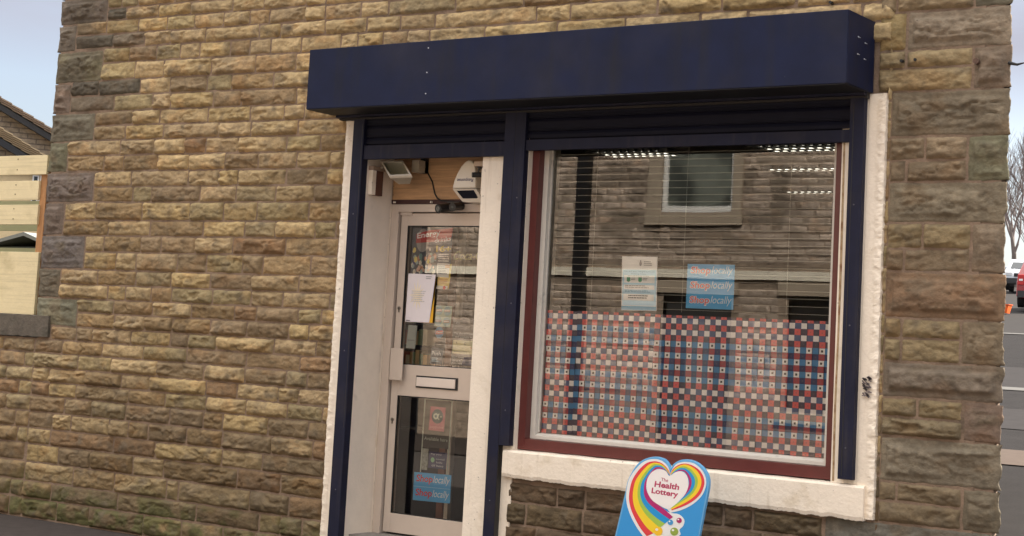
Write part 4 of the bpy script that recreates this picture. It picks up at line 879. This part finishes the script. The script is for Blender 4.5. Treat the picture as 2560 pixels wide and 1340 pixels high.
# houses beyond
def brickmat(name, c1, c2, mo, s):
    m = bpy.data.materials.new(name); m.use_nodes = True; n = m.node_tree.nodes; l = m.node_tree.links; b = n['Principled BSDF']; b.inputs['Roughness'].default_value = .95
    g = n.new('ShaderNodeNewGeometry'); sp_ = n.new('ShaderNodeSeparateXYZ'); cb_ = n.new('ShaderNodeCombineXYZ'); ad = n.new('ShaderNodeMath'); ad.operation = 'ADD'
    br = n.new('ShaderNodeTexBrick'); br.inputs['Scale'].default_value = 1; br.inputs['Brick Width'].default_value = s[0]; br.inputs['Row Height'].default_value = s[1]
    br.inputs['Mortar Size'].default_value = .012; br.inputs['Color1'].default_value = (*c1, 1); br.inputs['Color2'].default_value = (*c2, 1); br.inputs['Mortar'].default_value = (*mo, 1); br.inputs['Bias'].default_value = 0
    no = n.new('ShaderNodeTexNoise'); no.inputs['Scale'].default_value = 9; no.inputs['Detail'].default_value = 7
    mu = n.new('ShaderNodeMixRGB'); mu.blend_type = 'OVERLAY'; mu.inputs[0].default_value = .6; bu = n.new('ShaderNodeBump'); bu.inputs['Distance'].default_value = .02
    l.new(g.outputs['Position'], sp_.inputs[0]); l.new(sp_.outputs[0], ad.inputs[0]); l.new(sp_.outputs[1], ad.inputs[1]); l.new(ad.outputs[0], cb_.inputs[0]); l.new(sp_.outputs[2], cb_.inputs[1])
    l.new(cb_.outputs[0], br.inputs[0]); l.new(g.outputs['Position'], no.inputs[0]); l.new(br.outputs[0], mu.inputs[1]); l.new(no.outputs[0], mu.inputs[2]); l.new(mu.outputs[0], b.inputs[0])
    ad2 = n.new('ShaderNodeMath'); ad2.operation = 'SUBTRACT'; l.new(no.outputs[0], ad2.inputs[0]); l.new(br.outputs[1], ad2.inputs[1]); l.new(ad2.outputs[0], bu.inputs['Height']); l.new(bu.outputs[0], b.inputs['Normal'])
    return m
BM = brickmat('buff_stone_wall', (.40, .31, .19), (.34, .26, .17), (.24, .19, .14), (.40, .125))
TL = mat('brown_roof_tile', (.27, .205, .155), .85, .2, 6, bump=.02, bscale=16)
HR = math.radians(51.6)
def gable_house(name, label, loc, xr_, zr, slope, run, depth, thick, mtile, tiles, bx):
    """gable facing the camera side of the street; local x along the gable, built then turned by HR"""
    h = thing(name, loc, label, 'house'); X0, Y0 = loc[0], loc[1]
    xa, za = xr_-run, zr+slope*run; x2, z2 = xa-run, zr
    MB().plate([(X0+x2+.25, .5), (X0+bx, .5), (X0+bx, zr+slope*(xr_-bx)-thick-.02), (X0+xa, za-thick-.03), (X0+x2+.25, zr-thick-.02)], Y0, Y0+depth).build('wall', BML, h)
    rf = MB()
    for k in range(tiles):
        t0 = thick*k/tiles; t1 = thick*(k+.80)/tiles; o_ = .03*k
        for (A, C) in (((xr_, zr), (xa, za)), ((x2, z2), (xa, za))):
            n_ = 22
            for j in range(n_):
                a = (A[0]+(C[0]-A[0])*j/n_, A[1]+(C[1]-A[1])*j/n_); c = (A[0]+(C[0]-A[0])*(j+1)/n_, A[1]+(C[1]-A[1])*(j+1)/n_)
                rf.plate([(X0+a[0], a[1]-t0+.012), (X0+c[0], c[1]-t0-.012), (X0+c[0], c[1]-t1-.012), (X0+a[0], a[1]-t1+.012)], Y0-.30+o_, Y0+depth+.1)
    rf.build('roof', mtile, h)
    MB().plate([(X0+xr_-.02, zr-thick-.01), (X0+xa, za-thick-.01), (X0+xa, za-thick-.15), (X0+xr_-.02, zr-thick-.15)], Y0-.2, Y0-.02).build('bargeboard', mat('black_bargeboard', (.02, .022, .027), .6), h)
    return h, X0, Y0
def brick_local(m, loc):
    """course the wall in its own frame so the courses follow the turned gable"""
    n = m.node_tree.nodes; l = m.node_tree.links; t = n.new('ShaderNodeTexCoord')
    for k in list(m.node_tree.links):
        if k.from_node.bl_idname == 'ShaderNodeNewGeometry': to = k.to_socket; l.remove(k); l.new(t.outputs['Object'], to)
    return m
BML = brick_local(brickmat('gable_stone_wall', (.30, .24, .17), (.24, .19, .135), (.15, .12, .095), (.40, .115)), None)
hA, X0, Y0 = gable_house('stone_house', 'buff stone gabled house farthest behind the fence, its verge rising against the sky', (-21.052, 16.447, 0), 1.6, 5.33, .526, 5.5, 8, .135, TL, 3, 1.3)
fl = MB()
for k in range(12): fl.box(X0-1.35+k*.19, X0-1.12+k*.19, Y0-.012, Y0-.003, 4.8, 6.02-k*.100)
fl.build('stepped_flashing', mat('lead_flashing', (.10, .12, .16), .6, .15), hA); hA.rotation_euler = (0, 0, HR)
hB, _, _ = gable_house('stone_house', 'lower stone outbuilding with pantile verge in front of the tall gabled house', (-17.134, 13.342, 0), .62, 4.66, .537, 4.0, 3, .19, mat('tan_roof_tile', (.42, .32, .20), .85, .2, 6), 5, .45)
hB.rotation_euler = (0, 0, HR)
CX, CY = -13.215, 10.236
CH = thing('cream_cottage', (CX, CY, 0), 'cream rendered cottage glimpsed through the top fence gap', 'house')
box('wall', mat('cream_render', (.66, .52, .30), .8), CH, CX-3, CX+1.4, CY, CY+1.6, .5, 4.02)
MB().hexa([(CX-3.1, CY-.1, 4.021), (CX+1.5, CY-.1, 4.021), (CX+1.5, CY+1.7, 4.021), (CX-3.1, CY+1.7, 4.021)], [(CX-3.1, CY+.7, 4.12), (CX+1.5, CY+.7, 4.12), (CX+1.5, CY+.8, 4.12), (CX-3.1, CY+.8, 4.12)]).build('roof', TL, CH)
for x in (.14, .27, -.62):
    wn = box('window', M_WPRINT, CH, CX+x, CX+x+.11, CY-.03, CY-.001, 3.4, 3.97); box('pane', mat('dark_window_pane', (.03, .035, .04), .1), wn, CX+x+.025, CX+x+.085, CY-.04, CY-.0305, 3.44, 3.95)
CH.rotation_euler = (0, 0, HR)

# ------------------------------------------------------------------ ground
def sheet(name, pts, m, thick=None):
    o = MB().add(pts, [tuple(range(len(pts)))]).build(name, m, None, fixn=False); o['kind'] = 'structure'; return o
def zg(y): return .0757*max(y, 0)
xs2 = [-200, 200]
v = []; 
for yy in (-200, -.001, 0.0, 12, 40, 100, 400): v += [(-300, yy, zg(min(yy, 140))-.03), (300, yy, zg(min(yy, 140))-.03)]
MB().add(v, [(2*i, 2*i+1, 2*i+3, 2*i+2) for i in range(6)]).build('ground', M_ROAD, None, fixn=False)['kind'] = 'structure'
sheet('pavement', [(-60, -2.2, -.004), (60, -2.2, -.004), (60, -.0, -.004), (-60, -.0, -.004)], M_FLAG)
kb = MB(); kb.box(-60, 60, -2.35, -2.2, -.13, -.002); kb.build('kerb', M_KERB, None)['kind'] = 'structure'
sheet('road', [(-60, -9.0, -.02), (60, -9.0, -.02), (60, -2.35, -.02), (-60, -2.35, -.02)], M_ASPH)
sheet('far_pavement', [(-60, -12.0, -.004), (60, -12.0, -.004), (60, -9.0, -.004), (-60, -9.0, -.004)], M_FLAG)
def across(name, y0, y1, dz, m, x0=-60, x1=60): return sheet(name, [(x0, y0, zg(y0)+dz), (x1, y0, zg(y0)+dz), (x1, y1, zg(y1)+dz), (x0, y1, zg(y1)+dz)], m)
across('side_path', 8.0, 9.2, -.018, M_KERB); across('road_marking', 16.4, 16.9, -.018, M_PAINT); across('road_patch', 16.92, 21.1, -.022, mat('pale_asphalt', (.032, .029, .029), .9, .15, 4, spec=.05))
across('road_patch', 11.2, 13.6, -.022, MATS['pale_asphalt']); across('road_marking', 32.0, 32.45, -.014, M_PAINT)
across('car_park', 32.5, 90, -.02, mat('car_park_asphalt', (.034, .031, .030), .9, .1, 3, spec=.05))

# ------------------------------------------------------------------ parked cars
def car(name, label, x, y, rot, paint, suv=False, rear=False):
    c = thing(name, (x, y, zg(y)), label, 'car', 'cars parked in the car park')
    c.rotation_euler = (0, 0, rot); o0 = Vector((x, y, zg(y)))
    Lh = 2.15; wd = .88; H = 1.50 if not suv else 1.68; bz = .28
    prof = [(-Lh, bz+.05), (-Lh, .62), (-Lh+.12, .86), (-1.1, 1.0), (-.45, H-.02), (.9, H), (1.55, H-.12), (Lh-.10, 1.02), (Lh, .8), (Lh, bz+.05), (Lh-.3, bz), (-Lh+.3, bz)]
    m_ = MB(); n = len(prof); secs = []
    for (s, k) in ((-wd, 0), (-wd*.93, 1), (wd*.93, 1), (wd, 0)):
        secs.append(s)
    rings = []
    for s, ins in ((-wd, .0), (wd, .0)):
        rings.append([(o0.x+px, o0.y+s*(.80 if pz > 1.05 else 1), o0.z+pz) for px, pz in prof])
    m_.hexa(rings[0], rings[1]); m_.build('body', paint, c, bevel=.05)
    gl = mat('car_glass', (.02, .025, .03), .08, 0)
    g_ = MB()
    for s in (-1, 1):
        yy = s*(wd*.80+.055)
        g_.hexa([(o0.x-.92, o0.y+yy*1.04, o0.z+1.03), (o0.x+1.55, o0.y+yy*1.04, o0.z+1.03), (o0.x+1.35, o0.y+yy*.985, o0.z+H-.14), (o0.x-.42, o0.y+yy*.985, o0.z+H-.12)],
                [(o0.x-.92, o0.y+yy*.9, o0.z+1.03), (o0.x+1.55, o0.y+yy*.9, o0.z+1.03), (o0.x+1.35, o0.y+yy*.9, o0.z+H-.14), (o0.x-.42, o0.y+yy*.9, o0.z+H-.12)])
    g_.build('side_window', gl, c)
    ws = MB(); ws.hexa([(o0.x-1.10, o0.y-.68, o0.z+1.03), (o0.x-1.10, o0.y+.68, o0.z+1.03), (o0.x-.55, o0.y+.60, o0.z+H-.10), (o0.x-.55, o0.y-.60, o0.z+H-.10)],
                    [(o0.x-1.0, o0.y-.68, o0.z+1.0), (o0.x-1.0, o0.y+.68, o0.z+1.0), (o0.x-.45, o0.y+.60, o0.z+H-.14), (o0.x-.45, o0.y-.60, o0.z+H-.14)])
    ws.build('windscreen', gl, c)
    rw = MB(); rw.hexa([(o0.x+Lh-.07, o0.y-.66, o0.z+1.06), (o0.x+Lh-.07, o0.y+.66, o0.z+1.06), (o0.x+1.60, o0.y+.58, o0.z+H-.17), (o0.x+1.60, o0.y-.58, o0.z+H-.17)],
                    [(o0.x+Lh-.2, o0.y-.66, o0.z+1.04), (o0.x+Lh-.2, o0.y+.66, o0.z+1.04), (o0.x+1.5, o0.y+.58, o0.z+H-.2), (o0.x+1.5, o0.y-.58, o0.z+H-.2)])
    rw.build('rear_window', gl, c)
    box('bumper', mat('dark_bumper', (.03, .03, .03), .6), c, o0.x-Lh-.03, o0.x-Lh+.1, o0.y-.84, o0.y+.84, o0.z+.3, o0.z+.52)
    box('bumper', mat('dark_bumper', (.03, .03, .03), .6), c, o0.x+Lh-.1, o0.x+Lh+.04, o0.y-.84, o0.y+.84, o0.z+.3, o0.z+.52)
    box('grille', M_BLACK, c, o0.x-Lh-.02, o0.x-Lh+.05, o0.y-.45, o0.y+.45, o0.z+.58, o0.z+.74)
    box('number_plate', M_WPRINT, c, o0.x-Lh-.045, o0.x-Lh-.031, o0.y-.26, o0.y+.26, o0.z+.38, o0.z+.48)
    box('number_plate', M_YEL, c, o0.x+Lh+.041, o0.x+Lh+.055, o0.y-.26, o0.y+.26, o0.z+.56, o0.z+.68)
    for s in (-1, 1):
        box('headlight', mat('headlight_glass', (.6, .6, .6), .15), c, o0.x-Lh-.015, o0.x-Lh+.16, o0.y+s*.68-.15, o0.y+s*.68+.15, o0.z+.62, o0.z+.78, .02)
        tl = box('tail_light', mat('tail_red', (.45, .02, .02), .2), c, o0.x+Lh-.14, o0.x+Lh+.02, o0.y+s*.74-.10, o0.y+s*.74+.10, o0.z+.70, o0.z+1.05, .02)
        box('reversing_lamp', M_WPRINT, tl, o0.x+Lh+.021, o0.x+Lh+.03, o0.y+s*.74-.06, o0.y+s*.74+.06, o0.z+.84, o0.z+.90)
        box('mirror', paint, c, o0.x-.72, o0.x-.60, o0.y+s*.95-.07, o0.y+s*.95+.07, o0.z+1.0, o0.z+1.12, .02)
    for px in (-1.35, 1.32):
        for s in (-1, 1):
            q = MB(); q.tube([(o0.x+px, o0.y+s*.70, o0.z+.33), (o0.x+px, o0.y+s*.90, o0.z+.33)], .33, 22)
            wh = q.build('wheel', mat('tyre', (.02, .02, .02), .8), c)
            q = MB(); q.tube([(o0.x+px, o0.y+s*.895, o0.z+.33), (o0.x+px, o0.y+s*.915, o0.z+.33)], .21, 18); q.build('rim', mat('alloy_rim', (.4, .4, .41), .3, metal=.8), wh)
    return c
car('parked_car', 'silver white car facing the street, behind the red car', -14.3, 68.5, math.radians(104), mat('silver_white_paint', (.62, .64, .67), .25, .02, coat=.5))
car('parked_car', 'dark red car parked tail on at the right edge, nearest the shop', -6.83, 47.6, math.radians(-78), mat('red_car_paint', (.28, .02, .025), .25, .02, coat=.5), suv=True)
OB = thing('crate', (-7.02, 43.3, zg(43.3)), 'small bright orange plastic crate on the ground by the cars', 'crate')
ox, oy, oz = -7.02, 43.3, zg(43.3)
om = mat('orange_plastic', (.80, .13, .02), .45, .05)
q = MB(); q.hexa([(ox-.20, oy-.14, oz+.02), (ox+.20, oy-.14, oz+.02), (ox+.20, oy+.14, oz+.02), (ox-.20, oy+.14, oz+.02)], [(ox-.26, oy-.18, oz+.28), (ox+.26, oy-.18, oz+.28), (ox+.26, oy+.18, oz+.28), (ox-.26, oy+.18, oz+.28)]); q.build('tub', om, OB)
box('rim', om, OB, ox-.28, ox+.28, oy-.20, oy+.20, oz+.281, oz+.30)
BB = thing('blue_bag', (-8.1, 44.6, zg(44.6)), 'dark blue bag lying just behind the orange crate', 'bag')
q = MB(); q.tube([(-8.6, 44.6, zg(44.6)+.22), (-8.4, 44.6, zg(44.6)+.34), (-8.1, 44.6, zg(44.6)+.36), (-7.8, 44.6, zg(44.6)+.3), (-7.6, 44.6, zg(44.6)+.2)], [.12, .28, .34, .26, .1], 14); q.build('body', mat('blue_fabric', (.03, .07, .22), .7), BB, smooth=True)
q = MB(); q.tube([(-8.35, 44.6, zg(44.6)+.55), (-8.2, 44.6, zg(44.6)+.8), (-8.0, 44.6, zg(44.6)+.8), (-7.88, 44.6, zg(44.6)+.52)], .02, 8); q.build('handle', mat('blue_fabric', (.03, .07, .22), .7), BB)

# bare trees beyond the car park
def bare_tree(label, x, y, H, seed, group='bare trees beyond the car park'):
    t = thing('bare_tree', (x, y, zg(y)), label, 'tree', group); r = random.Random(seed); tr = MB(); br = MB(); z0 = zg(y)
    def grow(mb_, p, d, ln, rad, lev):
        n = 4; path = [p]; dd = d.copy()
        for i in range(n):
            dd = (dd+Vector((r.uniform(-.16, .16), r.uniform(-.16, .16), r.uniform(-.02, .16)))).normalized(); path.append(path[-1]+dd*ln/n)
        mb_.tube(path, [rad*(1-.55*i/n) for i in range(n+1)], 5 if lev > 1 else 8)
        if lev < 4:
            for k in range(5 if lev < 3 else 4):
                q = path[r.randrange(2, n+1)]; a = r.uniform(0, 6.28); nd = (dd*1.0+Vector((math.cos(a), math.sin(a), r.uniform(.0, .5)))*r.uniform(.45, .8)).normalized()
                grow(br, q, nd, ln*r.uniform(.55, .78), rad*.46, lev+1)
    grow(tr, Vector((x, y, z0)), Vector((0, 0, 1)), H*.36, H*.018, 0)
    tr.build('trunk', mat('bark', (.13, .105, .09), .9), t); br.build('crown', mat('twig', (.15, .115, .105), .9), t)
bare_tree('tall bare tree just right of the shop corner', -19.3, 82, 9.5, 3)
bare_tree('bare reddish tree at the right edge behind the cars', -18.4, 88, 8.0, 8)
bare_tree('slim bare tree rising highest against the sky behind the cars', -21.6, 95, 11, 31)
bare_tree('broad bushy bare tree low behind the white car', -18.7, 78, 6.0, 44)
bare_tree('short bare tree between the two taller ones behind the cars', -21.0, 90, 7.0, 12)

# ------------------------------------------------------------------ opposite terrace (seen in the glass)
OP = thing('terrace_opposite', (0, -12, 0), 'stone terrace across the street mirrored in the shop window', 'terrace')
OM = brickmat('opposite_stone', (.36, .28, .215), (.30, .235, .18), (.25, .20, .155), (.42, .13))
wl = MB()
xw = [(-1.60, -.45)]; opn = [(-9.2, -8.0, 3.55, 5.0), (-1.60, -.45, 3.50, 5.0), (6.2, 7.4, 3.5, 5.0), (-1.5, -.42, 0, 2.35), (.45, 2.0, .8, 2.36), (-7.2, -6.1, 0, 2.3), (-10.5, -8.6, .8, 2.3), (5, 6.4, .8, 2.3)]
xsx = sorted({-16, 12}|{a for o_ in opn for a in o_[:2]}); zsz = sorted({0, 6.2}|{a for o_ in opn for a in o_[2:]})
for a, b in zip(xsx[:-1], xsx[1:]):
    for c, d in zip(zsz[:-1], zsz[1:]):
        if any(o_[0] <= a and b <= o_[1] and o_[2] <= c and d <= o_[3] for o_ in opn): continue
        wl.add([(a, -12, c), (b, -12, c), (b, -12, d), (a, -12, d)], [(0, 1, 2, 3)])
wl.add([(-16, -19, 0), (12, -19, 0), (12, -19, 6.2), (-16, -19, 6.2)], [(0, 3, 2, 1)])
wl.build('wall', OM, OP, fixn=False)
SO = Stones(.019); ro_ = random.Random(21); z = .9
while z < 4.95:
    hh = ro_.uniform(.100, .118); x = -8.3+ro_.random()*.3
    while x < 1.9:
        wd_ = ro_.uniform(.25, .55); a, b = x, x+wd_; x = b
        segs = [(a, b)]
        for (oa, ob, oc, od) in [(-1.84, -.31, 3.33, 5.2), (-1.60, -.32, -1, 2.53), (.30, 2.2, .65, 2.55), (-7.4, -5.9, -1, 2.5), (-10, -7.8, .6, 5.1), (-9, 9, 2.555, 2.685)]:
            if z+hh <= oc or z >= od: continue
            ns = []
            for (p, q) in segs:
                if q <= oa or p >= ob: ns.append((p, q)); continue
                if p < oa: ns.append((p, oa))
                if q > ob: ns.append((ob, q))
            segs = ns
        for (p, q) in segs:
            f_ = ro_.uniform(.85, 1.12); SO.stone(p, q, z, z+hh, tuple(f_*c_ for c_ in (.54, .44, .36)), dep=.6)
    z += hh
SO.V = [np.stack([v_[:, 0], -12.0-v_[:, 1]-.004, v_[:, 2]], 1) for v_ in SO.V]; SO.F = [f_[:, ::-1] for f_ in SO.F]
SO.build('stone_face', M_STONE, OP)
MB().hexa([(-16, -11.8, 6.2), (12, -11.8, 6.2), (12, -19.2, 6.2), (-16, -19.2, 6.2)], [(-16, -15.4, 8.4), (12, -15.4, 8.4), (12, -15.6, 8.4), (-16, -15.6, 8.4)]).build('roof', MATS['slate'], OP)
box('string_course', mat('pale_band_paint', (.90, .84, .70), .7), OP, -15.9, 11.9, -11.998, -11.945, 2.56, 2.68)
og = mat('curtained_glass', (.07, .08, .072), .3, .3, 3, col2=(.20, .22, .19), thr=(.45, .6, 1.4)); ofr = mat('pale_stone_surround', (.42, .35, .27), .85, .1, 8)
for k, (a, b, c, d) in enumerate(opn):
    if c > 3:
        box('window_surround', ofr, OP, a-.22, a, -11.997, -11.96, c-.02, d+.2); box('window_surround', ofr, OP, b, b+.14, -11.997, -11.96, c-.02, d+.2); box('sill', ofr, OP, a-.24, b+.16, -11.997, -11.945, c-.19, c-.021)
        wn = MB(); wn.box(a, a+.07, -12.08, -12.01, c, d); wn.box(b-.05, b, -12.08, -12.01, c, d); wn.box(a+.071, b-.051, -12.08, -12.01, c, c+.09)
        wf = wn.build('window', M_WPRINT, OP); box('pane', og, wf, a+.07, b-.05, -12.06, -12.05, c+.09, d)
    elif c > .5:
        box('window', mat('dark_opening', (.02, .02, .02), .3), OP, a, b, -12.2, -12.1, c, d); box('sill', ofr, OP, a-.12, b+.12, -11.997, -11.9, c-.15, c-.001); box('lintel', ofr, OP, a-.15, b+.15, -11.997, -11.95, d+.001, d+.18)
    else:
        dr = box('door', mat('dark_door_paint', (.05, .05, .05), .4), OP, a, b, -12.2, -12.1, 0, d); box('panel', mat('grey_door_panel', (.16, .155, .14), .5), dr, a+.35, b-.35, -12.099, -12.08, .2, 1.95); box('lintel', ofr, OP, a-.1, b+.1, -11.997, -11.95, d+.001, d+.17)
pp = MB(); pp.box(-2.98, -2.80, -11.99, -11.86, 0, 6.1); pp.build('drainpipe', M_BLACK, OP)
